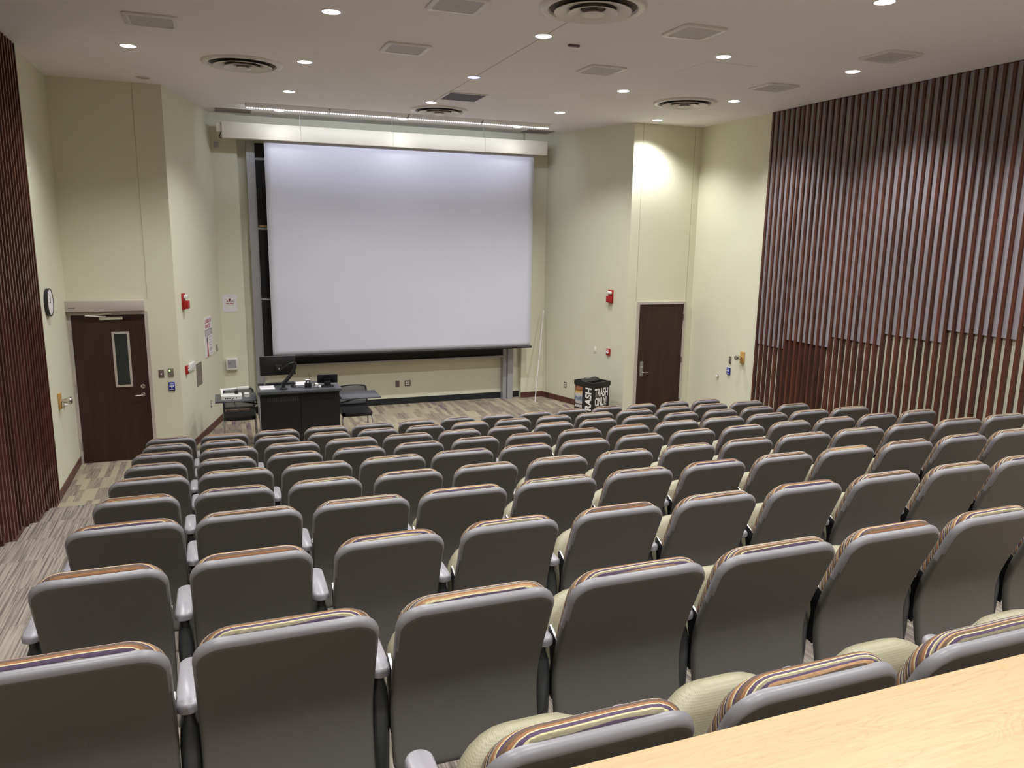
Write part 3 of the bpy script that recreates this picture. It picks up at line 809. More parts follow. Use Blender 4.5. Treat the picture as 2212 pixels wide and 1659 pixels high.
bm = B()
for x in (1.41, 2.97, 4.66): box(bm, x - 3.033, x - 3.027, -.0915, -.0895, 4.73 - Z, 4.97 - Z)
obj('joint_line', bm, 'seam', t)
bm = B(); tube(bm, bez((-2.87, 0, 4.82 - Z), (-2.9, 0, 4.75 - Z), (-2.92, 0, 4.72 - Z), (-2.86, 0, 4.725 - Z)), .006, 8); obj('pull_hook', bm, 'black', t, True)

# ---------------------------------------------------------------- sliding chalkboards
t = thing('sliding_chalkboard', 'black sliding chalkboards in an aluminium frame behind the screen', 'chalkboard', (2.98, 14.24, 0))
bm = B(); box(bm, -2.44, -2.33, -.10, .075, 0, 4.73); obj('left_post', bm, 'alu', t)
bm = B(); box(bm, -2.33, -2.30, -.06, .075, 0, 4.73); obj('left_track', bm, 'alu', t)
bm = B(); box(bm, 2.33, 2.44, -.10, .075, 0, 4.73); obj('right_post', bm, 'alu', t)
bm = B(); box(bm, 2.24, 2.31, -.07, .075, 0, 4.73); box(bm, 2.31, 2.33, -.04, .075, 0, 4.73); obj('right_track', bm, 'alu', t)
for z0, z1, y in ((.89, 2.05, -.03), (2.10, 3.27, .0), (3.32, 4.44, .03)):
    bm = B(); box(bm, -2.29, 2.23, y, y + .02, z0, z1); o = obj('board_panel', bm, 'board', t)
    bm = B(); box(bm, -2.30, 2.24, y - .012, y + .022, z1, z1 + .035); obj('top_rail', bm, 'alu', o)
    if z0 > 3:
        bm = B(); box(bm, -2.28, -2.05, y - .035, y - .001, z0 - .0, z0 + .025); obj('wood_tray', bm, 'oak', o)
    if z0 < 1:
        bm = B(); box(bm, -2.30, 2.24, y - .06, y + .02, z0 - .03, z0); obj('chalk_tray', bm, 'alu', o)
bm = B(); box(bm, -2.30, 2.24, .04, .06, 4.48, 4.72); obj('upper_panel', bm, 'board', t)

# ---------------------------------------------------------------- doors
def door(idx, x0, x1, y, top, zfr, label):
    t = bpy.data.objects.new('door_%d' % idx, None); COL.objects.link(t); t.location = ((x0 + x1) / 2, y, 0); t['kind'] = 'structure'
    t['label'] = label
    h = (x1 - x0) / 2
    o = bxo('door_leaf', (-h, h, -.022, -.001, .008, top), 'door', t)
    bm = B(); f = .045
    box(bm, -h - f, -h - .002, -.04, -.0005, 0, top + f); box(bm, h + .002, h + f, -.04, -.0005, 0, top + f); box(bm, -h - .002, h + .002, -.04, -.0005, top + .003, top + f)
    obj('door_frame', bm, 'frame', t)
    return t, h
d1, h = door(1, -1.905, -1.005, DWL, 2.085, .05, 'dark brown door with narrow window in the left alcove')
bm = B(); x0, x1, z0, z1 = .055, .215, 1.10, 1.82
for q in ((x0 - .03, x0, z0 - .03, z1 + .03), (x1, x1 + .03, z0 - .03, z1 + .03), (x0, x1, z0 - .03, z0), (x0, x1, z1, z1 + .03)): box(bm, q[0], q[1], -.034, -.021, q[2], q[3])
o = obj('window_frame', bm, 'frame', d1)
bxo('glass_pane', (x0, x1, -.026, -.0225, z0, z1), 'glassd', o)
def lever(parent, x, z, dirx, plate_h=None):
    bm = B(); M4 = Matrix.Translation((x, -.022, z)) @ Matrix.Rotation(PI / 2, 4, 'X')
    if plate_h is None: lathe(bm, [(.028, 0), (.028, .008), (.018, .012)], 20, M4)
    tube(bm, [(x, -.03, z), (x, -.07, z), (x + dirx * .012, -.08, z), (x + dirx * .11, -.08, z - .004)], [.009, .009, .009, .008], 10)
    return obj('lever_handle', bm, 'chrome', parent, True)
lever(d1, .365, .945, -1)
bm = B(); lathe(bm, [(.03, 0), (.03, .008), (.018, .014)], 20, Matrix.Translation((.37, -.022, 1.065)) @ Matrix.Rotation(PI / 2, 4, 'X')); obj('deadbolt', bm, 'chrome', d1, True)
bm = B(); box(bm, -.105, .18, -.05, -.022, 2.02, 2.06, .003); o = obj('closer_body', bm, 'ivory', d1, True)
bm = B(); tube(bm, [(-.02, -.06, 2.065), (-.27, -.10, 2.085)], .009, 8); tube(bm, [(-.27, -.10, 2.085), (.05, -.05, 2.11)], .009, 8); obj('closer_arm', bm, 'ivory', o)
bm = B()
for z in (.25, 1.08, 1.83): box(bm, -h - .012, -h + .004, -.05, -.022, z - .055, z + .055, .003)
obj('hinge_set', bm, 'satin', d1)
t = thing('door_operator', 'long grey automatic door operator box above the left door', 'door operator', (-1.485, DWL, 2.215))
bm = B(); box(bm, -.495, .495, -.13, -.0005, -.072, .072, .004); obj('cover', bm, 'frame', t, True)
bm = B(); box(bm, -.425, -.345, -.1315, -.1305, -.026, -.019); obj('maker_mark', bm, 'darkink', t)
d2, h = door(2, 7.015, 7.935, DWR, 2.06, .05, 'plain dark brown door in the right alcove')
bm = B(); plate(bm, rrect(-.405, -.335, .755, 1.03, .02, 4), -.034, -.021); obj('lock_plate', bm, 'satin', d2, True)
lever(d2, -.37, .835, 1, 1)
bm = B(); lathe(bm, [(.014, 0), (.014, .012), (.008, .016)], 16, Matrix.Translation((-.37, -.034, .925)) @ Matrix.Rotation(PI / 2, 4, 'X')); obj('key_cylinder', bm, 'chrome', d2, True)
bm = B()
for z in (.25, 1.03, 1.82): box(bm, h - .006, h + .012, -.05, -.022, z - .055, z + .055, .003)
obj('hinge_set', bm, 'brownplate', d2)

# ---------------------------------------------------------------- wall devices
dirL = ((bL[0] - aL[0]), (bL[1] - aL[1])); lL = math.hypot(*dirL); RZL = math.atan2(dirL[1], dirL[0])
dirR = ((bR[0] - aR[0]), (bR[1] - aR[1])); lR = math.hypot(*dirR); RZR = math.atan2(-dirR[1], -dirR[0])
def onL(s, z): return (aL[0] + dirL[0] / lL * s, aL[1] + dirL[1] / lL * s, z)
def onR(s, z): return (aR[0] + dirR[0] / lR * s, aR[1] + dirR[1] / lR * s, z)
def strobe(loc, rz, label):
    t = thing('fire_alarm_strobe', label, 'fire alarm', loc, rz, 'red fire alarm strobes')
    bm = B(); box(bm, -.058, .058, -.022, -.0005, -.12, .12, .004); obj('backplate', bm, 'red', t, True)
    bm = B(); box(bm, -.05, .05, -.085, -.023, -.105, .012, .008); obj('horn', bm, 'red', t, True)
    bm = B(); box(bm, -.045, .045, -.075, -.023, .045, .095, .014); obj('strobe_lens', bm, 'lens', t, True)
strobe(onL(.33, 2.225), RZL, 'red fire alarm strobe high on the left angled wall')
strobe(onR(.40, 2.18), RZR, 'red fire alarm strobe high on the right angled wall')
def pull(loc, rz, label):
    t = thing('fire_pull_station', label, 'fire alarm', loc, rz, 'red fire pull stations')
    bm = B(); box(bm, -.042, .042, -.035, -.0005, -.062, .062, .004); obj('housing', bm, 'red', t, True)
    bm = B(); box(bm, -.03, .03, -.046, -.036, -.012, .012, .003); box(bm, -.008, .008, -.046, -.036, -.03, -.013, .002); obj('pull_handle', bm, 'signwhite', t, True)
    bm = B(); box(bm, -.025, .025, -.0365, -.0355, .03, .045); obj('instruction_bar', bm, 'signwhite', t)
pull(onL(.27, 1.225), RZL, 'red fire pull station on the left angled wall')
pull(onR(.40, 1.16), RZR, 'red fire pull station on the right angled wall')
t = thing('wall_placard', 'small white placard beside the left fire pull station', 'sign', onL(.525, 1.235), RZL)
bm = B(); box(bm, -.13, .13, -.03, -.0005, -.055, .055, .003); obj('plate', bm, 'white', t, True)
bm = B()
for z in (-.02, 0, .02): box(bm, -.08, .06, -.0315, -.0305, z - .003, z + .003)
obj('faint_text', bm, 'ivory', t)
bm = B(); box(bm, -.145, .145, -.006, -.0005, -.175, .175); o = obj('blank_cover_plate', bm, 'greyplate'); o.location = onL(.925, 1.045); o.rotation_euler.z = RZL
tag(o, 'tall blank grey-brown cover plate on the left angled wall', 'cover plate')
def switch(loc, rz, label, w=.07, h=.115, m='ivory', rock='ivory', kind='light_switch', cat='switch'):
    t = thing(kind, label, cat, loc, rz)
    bm = B(); box(bm, -w / 2, w / 2, -.007, -.0005, -h / 2, h / 2, .002); obj('cover_plate', bm, m, t, True)
    bm = B(); box(bm, -.016, .016, -.011, -.007, -.032, .032, .001); obj('rocker', bm, rock, t, True)
switch(onL(1.87, 1.27), RZL, 'narrow white switch below the services poster')
switch(onL(2.05, 1.29), RZL, 'dark switch plate tucked in the left front corner', w=.06, m='greyplate', rock='greyplate')
switch(onR(.76, 1.155), RZR, 'ivory switch plate left of the right pull station')
def outlet(loc, rz, label, m='satin', w=.07, n=1):
    t = thing('power_outlet', label, 'outlet', loc, rz, 'wall power outlets')
    bm = B(); box(bm, -w / 2, w / 2, -.006, -.0005, -.058, .058, .002); obj('cover_plate', bm, m, t, True)
    for q in range(n):
        cx = (q - (n - 1) / 2) * .046
        for z in (-.02, .02):
            bm = B(); lathe(bm, [(.016, 0), (.016, .003), (.012, .0035)], 14, Matrix.Translation((cx, -.006, z)) @ Matrix.Rotation(PI / 2, 4, 'X')); obj('socket', bm, 'white' if m == 'brownplate2' else 'ivory', t, True)
outlet(onL(1.50, .44), RZL, 'duplex outlet low on the left angled wall')
outlet(onR(1.56, .355), RZR, 'duplex outlet left of the trash bin', m='brownplate')
outlet((3.31, FWR, .40), 0, 'double outlet low on the front wall under the chalkboard', m='brownplate', w=.115, n=2)
bm = B(); box(bm, -.04, .04, -.006, -.0005, -.06, .06, .002); o = obj('blank_wall_plate', bm, 'brownplate', None, True, (3.11, FWR, .40)); tag(o, 'small blank brown plate left of the double outlet', 'cover plate')
bm = B(); box(bm, -.03, .03, -.02, -.0005, -.045, .045, .002); o = obj('junction_box', bm, 'alu', None, True, (.075, FW, 4.65)); tag(o, 'small grey box on the wall beneath the left end of the screen case', 'junction box')

# classroom services poster
t = thing('services_poster', 'tall narrow classroom services poster on the left angled wall', 'poster', onL(1.55, 1.55), RZL)
bm = B(); box(bm, -.215, .215, -.012, -.0005, -.315, .315); obj('poster_board', bm, 'paper', t)
text('title_line', 'CLASSROOM', .06, 'magenta', t, (-.01, -.013, .255), width=.36)
text('title_line', 'SERVICES', .06, 'magenta', t, (-.04, -.013, .175), width=.28)
bm = B(); box(bm, -.21, .21, -.0135, -.0122, .02, .125); obj('grey_band', bm, 'greyink', t)
bm = B()
for z, w_ in ((.10, .3), (.08, .34), (.06, .26), (.04, .3)): box(bm, -.18, -.18 + w_, -.0145, -.0137, z - .004, z + .004)
obj('band_text', bm, 'paper', t)
bm = B(); a = [(-.12, -.315), (-.04, -.315), (-.075, -.10), (-.115, -.10)]; plate(bm, a, -.0135, -.0122); obj('red_sleeve', bm, 'magenta', t)
bm = B(); plate(bm, [(-.115, -.10), (-.075, -.10), (-.06, -.03), (-.075, 0), (-.12, .0), (-.14, -.04)], -.0135, -.0122); plate(bm, [(-.125, -.045), (-.10, -.03), (-.07, .0), (-.09, .012), (-.12, .005)], -.0142, -.0136); obj('hand_drawing', bm, 'darkink', t)
bm = B()
for z, x0_, x1_ in ((-.01, .0, .16), (-.055, .02, .10), (-.10, .0, .16), (-.14, .03, .14), (-.19, .02, .17), (-.205, .02, .15), (-.22, .02, .17), (-.235, .02, .13), (-.28, .02, .16)): box(bm, x0_, x1_, -.0135, -.0122, z - .004, z + .004)
obj('small_print', bm, 'greyink', t)

# flyer on front wall
t = thing('paper_flyer', 'white paper flyer with maroon heading taped beside the screen', 'flyer', (.155, FW, 2.01), 0)
bm = B(); box(bm, -.118, .118, -.004, -.0005, -.15, .15); obj('sheet', bm, 'paper', t)
bm = B(); plate(bm, [(-.018, .075), (.018, .075), (.004, .025), (-.006, .025)], -.0052, -.0042); box(bm, -.05, -.022, -.0052, -.0042, .028, .042); box(bm, .024, .065, -.0052, -.0042, .03, .04); obj('maroon_heading', bm, 'maroon', t)
bm = B(); box(bm, -.06, -.01, -.0052, -.0042, -.012, .0); box(bm, .0, .065, -.0052, -.0042, -.012, .0); obj('second_line', bm, 'magenta', t)
bm = B(); box(bm, -.03, .03, -.0052, -.0042, .118, .122); box(bm, -.06, .065, -.0052, -.0042, -.035, -.03); obj('small_print', bm, 'greyink', t)

# thermostat-like control box
t = thing('wall_control_box', 'small white wall box with grey panel below the flyer', 'wall box', (.135, FW, .945), 0)
bm = B(); box(bm, -.095, .095, -.075, -.0005, -.10, .10, .006); obj('housing', bm, 'white', t, True)
bm = B(); box(bm, -.07, .075, -.0775, -.0755, -.065, .075); obj('grey_panel', bm, 'alu', t)
bm = B(); box(bm, -.065, -.02, -.079, -.0777, .012, .02); obj('dark_slot', bm, 'darkink', t)

# left alcove plates
t = thing('push_plate', 'brown plate with a white button beside the left door', 'wall plate', (-.84, DWL, 1.23))
bm = B(); box(bm, -.036, .036, -.012, -.0005, -.055, .055, .003); obj('plate', bm, 'brownplate', t, True)
bm = B(); lathe(bm, [(.009, 0), (.009, .006), (.004, .008)], 12, Matrix.Translation((0, -.012, -.005)) @ Matrix.Rotation(PI / 2, 4, 'X')); obj('button', bm, 'signwhite', t, True)
t = thing('card_reader', 'brown card reader with green light beside the left door', 'card reader', (-.715, DWL, 1.245))
bm = B(); box(bm, -.038, .038, -.02, -.0005, -.056, .056, .003); obj('housing', bm, 'greyplate', t, True)
bm = B(); lathe(bm, [(.008, 0), (.008, .003), (.004, .005)], 12, Matrix.Translation((-.015, -.02, .025)) @ Matrix.Rotation(PI / 2, 4, 'X')); obj('indicator', bm, 'greenled', t, True)
def blue_sign(loc, rz, label):
    t = thing('blue_access_sign', label, 'sign', loc, rz, 'small blue wall signs')
    bm = B(); box(bm, -.042, .042, -.022, -.0005, -.06, .06, .004); obj('plate', bm, 'blue', t, True)
    bm = B(); box(bm, -.026, .026, -.0235, -.0222, .033, .041); box(bm, -.03, .03, -.0235, -.0222, .0, .014); box(bm, -.005, .009, -.0235, -.0222, -.026, .0); box(bm, -.03, .03, -.0235, -.0222, -.045, -.036); obj('white_symbol', bm, 'signwhite', t)
blue_sign((-.715, DWL, 1.04), 0, 'small blue sign under the left card reader')
blue_sign((XR, 10.80, 1.01), -PI / 2, 'small blue sign on the right wall beside the door holder')
t = thing('card_reader', 'dark narrow card reader on the right wall above the blue sign', 'card reader', (XR, 10.78, 1.21), -PI / 2)
bm = B(); box(bm, -.026, .026, -.018, -.0005, -.06, .06, .003); obj('housing', bm, 'brownplate', t, True)
bm = B(); lathe(bm, [(.006, 0), (.006, .003), (.003, .004)], 10, Matrix.Translation((0, -.018, .02)) @ Matrix.Rotation(PI / 2, 4, 'X')); obj('indicator', bm, 'signwhite', t, True)
def holder(loc, rz, label):
    t = thing('magnetic_door_holder', label, 'door holder', loc, rz, 'magnetic door holders on oak blocks')
    bm = B(); box(bm, -.045, .045, -.03, -.0005, -.10, .10, .004); obj('oak_block', bm, 'oak', t, True)
    bm = B(); M4 = Matrix.Translation((0, -.03, 0)) @ Matrix.Rotation(PI / 2, 4, 'X')
    lathe(bm, [(.02, 0), (.022, .03), (.032, .05), (.044, .07), (.047, .10), (.040, .118), (.03, .12)], 24, M4); obj('magnet', bm, 'chrome', t, True)
holder((XR, 10.45, 1.30), -PI / 2, 'oak block with chrome door magnet on the right wall')
holder((XL, 10.72, 1.13), PI / 2, 'oak block with chrome door magnet beside the left slatted panel')
def bumper(loc, rz, label):
    t = thing('door_bumper', label, 'door bumper', loc, rz, 'small wall door bumpers')
    bm = B(); M4 = Matrix.Rotation(PI / 2, 4, 'X'); lathe(bm, [(.028, .0005), (.03, .008), (.02, .016)], 18, M4); obj('flange', bm, 'chrome', t, True)
    bm = B(); lathe(bm, [(.02, .016), (.022, .04), (.016, .052)], 18, M4); obj('rubber_tip', bm, 'white', t, True)
bumper((XR, 11.10, .87), -PI / 2, 'small round door bumper on the right wall')
bumper((XL, 11.0, 1.02), PI / 2, 'small round door bumper on the left wall under the magnet')
t = thing('wall_clock', 'round wall clock seen edge-on beside the left slatted panel', 'clock', (XL, 10.60, 2.37), PI / 2)
M4 = Matrix.Rotation(PI / 2, 4, 'X')
bm = B(); lathe(bm, [(.160, .0005), (.168, .01), (.17, .040), (.165, .046), (.155, .044), (.155, .036)], 40, M4, cap=False); obj('clock_case', bm, 'black', t, True)
bm = B(); lathe(bm, [(.154, .034), (.154, .040)], 40, M4); obj('clock_face', bm, 'paper', t)
bm = B(); box(bm, -.004, .004, -.0445, -.0415, 0, .10); box(bm, -.06, 0, -.0445, -.0415, -.004, .004); obj('clock_hands', bm, 'black', t)

# ---------------------------------------------------------------- trash bin
ca, cc, cb = Vector((5.84, 12.22)), Vector((6.06, 11.80)), Vector((6.48, 11.95))
cx_, cy_ = ((ca + cb) / 2)
lx = (cb - cc); angf = math.atan2(lx.y, lx.x)
wx = lx.length; wy = (ca - cc).length
t = thing('trash_bin', 'black square trash bin with white TRASH ONLY lettering', 'trash bin', (cx_, cy_, 0), angf)
hx, hy, HT = wx / 2, wy / 2, .72
bm = B(); box(bm, -hx + .012, hx - .012, -hy + .012, hy - .012, 0, HT - .06); obj('body', bm, 'black', t)
bm = B()
for q in ((-hx, hx, -hy, -hy + .035), (-hx, hx, hy - .035, hy), (-hx, -hx + .035, -hy + .035, hy - .035), (hx - .035, hx, -hy + .035, hy - .035)): box(bm, *q, HT - .085, HT, .004)
box(bm, -hx + .03, hx - .03, -.03, .0, HT - .08, HT + .0, .004)
box(bm, -hx + .03, hx - .03, -hy + .03, -.03, HT - .10, HT - .08)
obj('lid_frame', bm, 'black', t, True)
bm = B(); pr = []
for k in range(11):
    yy = .0 + (hy - .0) * k / 10; pr.append((yy, HT - .01 + .035 * math.sin(PI * k / 10)))
a = [bm.verts.new((-hx + .01, y, z)) for y, z in pr]; b = [bm.verts.new((hx - .01, y, z)) for y, z in pr]
a0 = [bm.verts.new((-hx + .01, y, HT - .05)) for y, z in (pr[-1], pr[0])]; b0 = [bm.verts.new((hx - .01, y, HT - .05)) for y, z in (pr[-1], pr[0])]
for k in range(10): bm.faces.new((a[k], a[k + 1], b[k + 1], b[k]))
bm.faces.new(a + a0); bm.faces.new((b + b0)[::-1]); bm.faces.new((a[-1], a0[0], b0[0], b[-1])); bm.faces.new((a[0], b[0], b0[1], a0[1])); bm.faces.new((a0[0], a0[1], b0[1], b0[0]))
obj('domed_lid', bm, 'black', t, True)
bm = B(); lathe(bm, [(.06, 0), (.055, .006)], 24, Matrix.Translation((0, hy / 2, HT + .022))); obj('lid_opening', bm, 'dark', t)
text('lettering', 'TRASH', .155, 'textwhite', t, (0, -hy + .0095, .535), width=wx * .76, bold=.003)
text('lettering', 'ONLY!', .155, 'textwhite', t, (-.01, -hy + .0095, .37), width=wx * .66, bold=.003)
# left side face: seen from the left, so the lettering lies on the -x side
sd = bpy.data.objects.new('side_panel', None); 
bm = B(); box(bm, -hy + .02, hy - .02, -.003, -.0005, .02, HT - .09); side = obj('side_panel', bm, 'black', t); side.location = (-hx + .012, 0, 0); side.rotation_euler.z = -PI / 2
bpy.data.objects.remove(sd)
text('side_lettering', 'TRASH', .15, 'textwhite', side, (hy * .5, -.0045, .36), width=.52, bold=.004, rot=PI / 2)
bm = B(); box(bm, -hy + .03, -.03, -.0055, -.0035, .30, .62); obj('picture_print', bm, 'picture', side)
text('side_caption', 'ALL-IN-ONE', .05, 'textwhite', side, (-hy * .5 - .0, -.0045, .26), width=.17, bold=.001)

# pole leaning in the corner
bm = B(); tube(bm, [(5.75, 13.75, 0), (6.02, 14.06, 1.73)], .011, 10); tube(bm, [(6.02, 14.06, 1.73), (6.027, 14.068, 1.78)], .016, 10)
o = obj('window_pole', bm, 'white', None, True); tag(o, 'slim white pole leaning in the right front corner', 'pole')

# ---------------------------------------------------------------- lectern
t = thing('lectern_desk', 'wide black teaching lectern with dark grey top', 'lectern', (1.04, 11.80, 0))
bm = B(); box(bm, -.57, .57, -.28, .28, .0, .905); obj('cabinet', bm, 'lectern', t)
bm = B(); box(bm, -.60, .60, -.335, .32, .907, .95, .004); obj('desktop', bm, ['lecttop'], t, True)
bm = B(); box(bm, -.565, -.005, -.294, -.281, .04, .86, .002); obj('door_panel', bm, 'lectern', t)
bm = B(); box(bm, .005, .565, -.294, -.281, .04, .86, .002); obj('door_panel', bm, 'lectern', t)
for x0_, x1_ in ((-.47, -.03), (.03, .50)):
    bm = B(); box(bm, x0_, x1_, -.299, -.295, .79, .795); box(bm, x0_, x1_, -.299, -.295, .845, .85)
    for q in range(16):
        xx = x0_ + (x1_ - x0_) * (q + .5) / 16; box(bm, xx - .006, xx + .006, -.298, -.295, .80, .84)
    obj('louvre_vent', bm, 'standard' if x0_ < 0 else 'blackmetal', t)
bm = B(); box(bm, -.585, -.572, -.28, -.22, 0, .9); obj('edge_trim', bm, 'alu', t)
bm = B(); box(bm, -1.19, -.602, -.06, .52, .765, .785, .003); o = obj('left_wing_shelf', bm, 'lecttop', t, True)
bm = B(); tube(bm, [(-.60, .06, .70), (-.85, .06, .755)], .012, 8); tube(bm, [(-.60, .4, .70), (-.85, .4, .755)], .012, 8); obj('wing_brace', bm, 'blackmetal', o)
bm = B(); box(bm, .602, 1.20, -.32, .22, .76, .78, .003); o = obj('right_wing_shelf', bm, 'lecttop', t, True)
bm = B(); tube(bm, [(.60, -.2, .69), (.85, -.2, .75)], .012, 8); tube(bm, [(.60, .1, .69), (.85, .1, .75)], .012, 8); obj('wing_brace', bm, 'blackmetal', o)
TZ = .951
# monitor on arm
t = thing('computer_monitor', 'black monitor seen from behind on a curved desk arm', 'monitor', (.84, 11.62, TZ))
bm = B(); box(bm, -.345, .165, .13, .155, .19, .475, .006); obj('display', bm, 'black', t, True)
bm = B(); box(bm, -.35, .17, .156, .16, .47, .478); obj('top_bezel', bm, 'alu', t)
bm = B(); box(bm, -.13, -.03, .10, .129, .24, .35, .006); obj('mount_plate', bm, 'black', t, True)
bm = B(); lathe(bm, [(.016, 0), (.016, .012), (.008, .016)], 14, Matrix.Translation((-.075, .10, .29)) @ Matrix.Rotation(PI / 2, 4, 'X')); obj('mount_knob', bm, 'chrome', t, True)
bm = B(); tube(bm, bez((-.06, .085, .255), (.02, .05, .34), (.08, .02, .38), (.135, .02, .385)) , [.022] * 15, 12); obj('upper_arm', bm, 'black', t, True)
bm = B(); tube(bm, bez((.14, .02, .39), (.17, .02, .33), (.11, .01, .21), (-.03, 0, .085)), [.028] * 15, 12); obj('lower_arm', bm, 'black', t, True)
bm = B(); lathe(bm, [(.062, 0), (.062, .012), (.035, .028), (.026, .03), (.026, .10), (.015, .105)], 24, Matrix.Translation((-.03, 0, 0))); obj('arm_base', bm, 'black', t, True)
def simple(name, bm, mat, label, cat, loc, rz=0, smooth=True):
    o = obj(name, bm, mat, None, smooth, loc); o.rotation_euler.z = rz; return tag(o, label, cat)
bm = B(); box(bm, -.105, .105, -.135, .135, 0, .012, .001); simple('paper_stack', bm, 'paper', 'white stack of paper on the left of the lectern top', 'paper', (.585, 11.76, TZ), .02)
bm = B(); box(bm, -.045, .045, -.03, .03, 0, .022, .008); simple('hard_drive', bm, 'standard', 'small dark rounded device at the back left corner of the lectern', 'device', (.51, 12.05, TZ))
t = thing('keyboard', 'black keyboard laid along the back edge of the lectern', 'keyboard', (.80, 12.03, TZ))
bm = B(); box(bm, -.22, .22, -.06, .06, 0, .018, .004); obj('keyboard_case', bm, 'black', t, True)
bm = B()
for r_ in range(4):
    for c_ in range(14): box(bm, -.205 + c_ * .029, -.205 + c_ * .029 + .025, -.05 + r_ * .026, -.028 + r_ * .026, .0185, .023)
obj('keys', bm, 'blackmetal', t)
bm = B(); box(bm, -.11, .11, -.14, .14, 0, .002); simple('desk_sheet', bm, 'paper', 'pale sheet lying beside the keyboard on the lectern', 'paper', (1.12, 12.0, TZ), 0, False)
t = thing('wireless_receiver', 'small black receiver cube with thin antenna on the lectern', 'receiver', (1.17, 11.68, TZ))
bm = B(); box(bm, -.048, .048, -.04, .04, 0, .065, .004); obj('base_unit', bm, 'black', t, True)
bm = B(); box(bm, -.032, .032, -.03, .03, .066, .11, .004); obj('upper_unit', bm, 'black', t, True)
bm = B(); box(bm, -.016, .014, -.0315, -.0302, .072, .088); box(bm, -.034, .034, -.028, .03, .1105, .114); obj('display_face', bm, 'signwhite', t)
bm = B(); tube(bm, [(.028, .02, .11), (.034, .02, .20)], .0025, 6); tube(bm, [(.028, .02, .11), (.018, .03, .22)], .0015, 6); obj('antenna', bm, 'black', t)
def mouse(x, y, rz, label, m):
    bm = B(); bmesh.ops.create_uvsphere(bm, u_segments=16, v_segments=10, radius=1)
    for v in bm.verts: v.co = Vector((v.co.x * .032, v.co.y * .052, max(0, v.co.z) * .034))
    simple('computer_mouse', bm, m, label, 'mouse', (x, y, TZ), rz)
mouse(.965, 11.80, .6, 'black mouse to the right of the monitor arm', 'black')
mouse(1.30, 11.82, 1.2, 'shiny grey mouse between receiver and tablet', 'chrome')
t = thing('touch_tablet', 'black tilted touch panel on a low stand on the lectern', 'tablet', (1.45, 11.68, TZ), -.1)
bm = B(); box(bm, -.15, .15, -.006, .006, -.10, .10, .004)
bmesh.ops.transform(bm, matrix=Matrix.Translation((.01, .0, .115)) @ Matrix.Rotation(math.radians(40), 4, 'X'), verts=bm.verts); obj('panel', bm, 'black', t, True)
bm = B(); box(bm, -.09, .10, -.09, .05, 0, .016, .004); box(bm, -.04, .06, -.03, .03, .015, .09, .004); obj('stand', bm, 'black', t, True)
bm = B(); box(bm, -.05, .05, -.0012, .0002, -.012, .012)
bmesh.ops.transform(bm, matrix=Matrix.Translation((.01, -.008, .110)) @ Matrix.Rotation(math.radians(40), 4, 'X'), verts=bm.verts); obj('back_label', bm, 'darkink', t)
bm = B(); box(bm, -.055, .055, -.05, .05, 0, .004, .001); simple('index_card', bm, 'paper', 'small white card at the right corner of the lectern', 'card', (1.575, 11.98, TZ))
bm = B(); box(bm, -.02, .02, -.018, .018, 0, .03, .006); simple('usb_adapter', bm, 'white', 'tiny white adapter in front of the tablet', 'adapter', (1.335, 11.60, TZ))
bm = B(); tube(bm, bez((1.315, 11.6, TZ + .006), (1.2, 11.52, TZ + .006), (1.08, 11.60, TZ + .006), (.93, 11.72, TZ + .006)), .004, 6)
o = obj('desk_cable', bm, 'black', None, True); tag(o, 'thin black cable snaking across the lectern top', 'cable')
# document camera on left wing
WZ = .786
t = thing('document_camera', 'white folded document camera on the left wing shelf', 'document camera', (.15, 11.96, WZ))
bm = B(); plate(bm, rrect(-.215, .08, -.115, .115, .04, 5), 0, .055)
bmesh.ops.rotate(bm, verts=bm.verts, cent=(0, 0, 0), matrix=Matrix.Rotation(PI / 2, 3, 'X')); obj('base', bm, 'white', t, True)
zs = min(v.co.z for v in t.children[0].data.vertices); 
for v in t.children[0].data.vertices: v.co.z -= zs
bm = B()
for x in (-.15, -.12, -.09, -.04, .0): box(bm, x - .008, x + .008, -.117, -.1145, .018, .034)
obj('ports', bm, 'black', t)
bm = B(); tube(bm, [(-.20, .05, .05), (-.20, .14, .10)], .018, 10); tube(bm, [(-.22, .15, .105), (.02, .13, .12)], .017, 10); obj('folded_arm', bm, 'white', t, True)
bm = B(); box(bm, .02, .19, .10, .16, .105, .145, .012); obj('camera_head', bm, 'white', t, True)
bm = B(); box(bm, -.02, .03, .03, .10, .055, .10, .01); obj('hinge', bm, 'black', t, True)
t = thing('white_puck', 'small round white container beside the document camera', 'container', (.30, 11.98, WZ))
bm = B(); lathe(bm, [(.036, 0), (.042, .006), (.042, .045), (.036, .05)], 24); obj('body', bm, 'white', t, True)
bm = B(); lathe(bm, [(.044, .051), (.044, .062), (.036, .066)], 24); obj('lid', bm, 'white', t, True)
bm = B(); tube(bm, bez((.09, 11.845, WZ + .02), (.12, 11.62, WZ - .05), (.22, 11.66, WZ - .22), (.34, 11.68, WZ - .13), 12)[:-1] + bez((.34, 11.68, WZ - .13), (.42, 11.69, WZ - .08), (.42, 11.69, WZ - .02), (.425, 11.70, WZ + .0), 10), .007, 8)
o = obj('camera_cable', bm, 'blackmetal', None, True); tag(o, 'black cable looping below the left wing to the lectern', 'cable')

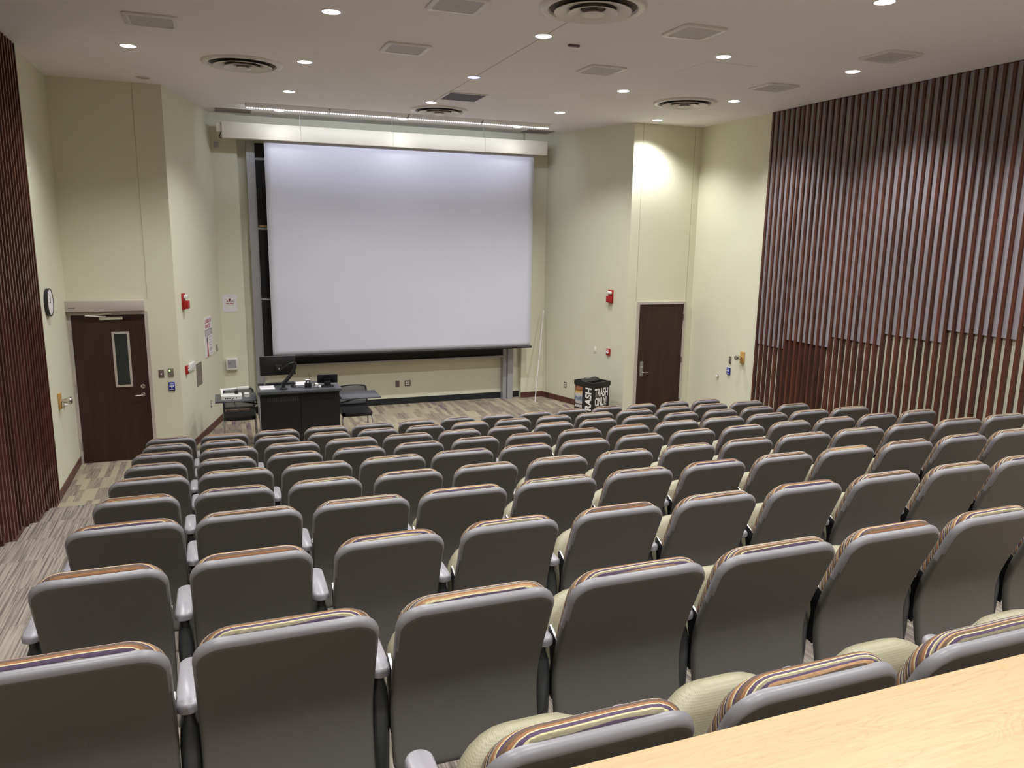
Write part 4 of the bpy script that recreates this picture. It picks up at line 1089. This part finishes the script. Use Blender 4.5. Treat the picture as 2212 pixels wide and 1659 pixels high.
# ---------------------------------------------------------------- guest chairs by the lectern
def guest_chair(x, y, rz, label):
    t = thing('guest_chair', label, 'chair', (x, y, 0), rz, 'black mesh guest chairs by the lectern')
    bm = B(); pts = rrect(-.24, .24, -.23, .22, .06, 5)
    rings = []
    for k, z in ((.95, .405), (1, .415), (1.0, .45), (.96, .468), (.6, .474)):
        rings.append([bm.verts.new((px * k, py * k, z)) for px, py in pts])
    n = len(pts)
    for r in range(4):
        for i in range(n): bm.faces.new((rings[r][i], rings[r][(i + 1) % n], rings[r + 1][(i + 1) % n], rings[r + 1][i]))
    bm.faces.new(rings[0][::-1]); bm.faces.new(rings[-1]); obj('seat', bm, 'black', t, True)
    bm = B(); nx_, nz_ = 10, 8; g = []
    for j in range(nz_ + 1):
        row = []
        for i in range(nx_ + 1):
            u = i / nx_ * 2 - 1; v = j / nz_
            row.append(bm.verts.new((u * .215, .22 + .06 * v - .02 * (1 - u * u) * 0 + .03 * (1 - u * u),   .48 + .31 * v)))
        g.append(row)
    for j in range(nz_):
        for i in range(nx_): bm.faces.new((g[j][i], g[j][i + 1], g[j + 1][i + 1], g[j + 1][i]))
    o = obj('mesh_back', bm, 'mesh', t, True); md = o.modifiers.new('thickness', 'SOLIDIFY'); md.thickness = .004
    bm = B(); fr = []
    fr = [(-.225, .20, .43), (-.225, .22, .50), (-.225, .25, .66), (-.22, .275, .77), (-.20, .285, .80)]
    fr += [(-.1, .305, .808), (0, .312, .81), (.1, .305, .808)] + [(-p[0], p[1], p[2]) for p in fr[::-1]]
    tube(bm, fr, .013, 8); tube(bm, [(-.225, .225, .52), (0, .25, .51), (.225, .225, .52)], .012, 8); obj('back_frame', bm, 'black', t, True)
    for s in (-1, 1):
        bm = B(); tube(bm, [(s * .225, .20, .43), (s * .235, .22, .25), (s * .24, .25, .03), (s * .24, .22, .012), (s * .24, -.22, .012), (s * .24, -.25, .03), (s * .232, -.20, .36), (s * .225, -.17, .40)], .0115, 10); obj('sled_leg', bm, 'satin', t, True)
guest_chair(.19, 12.30, 0, 'black mesh guest chair behind the left wing, left of the lectern')
guest_chair(1.935, 12.06, 0, 'black mesh guest chair behind the right wing, right of the lectern')
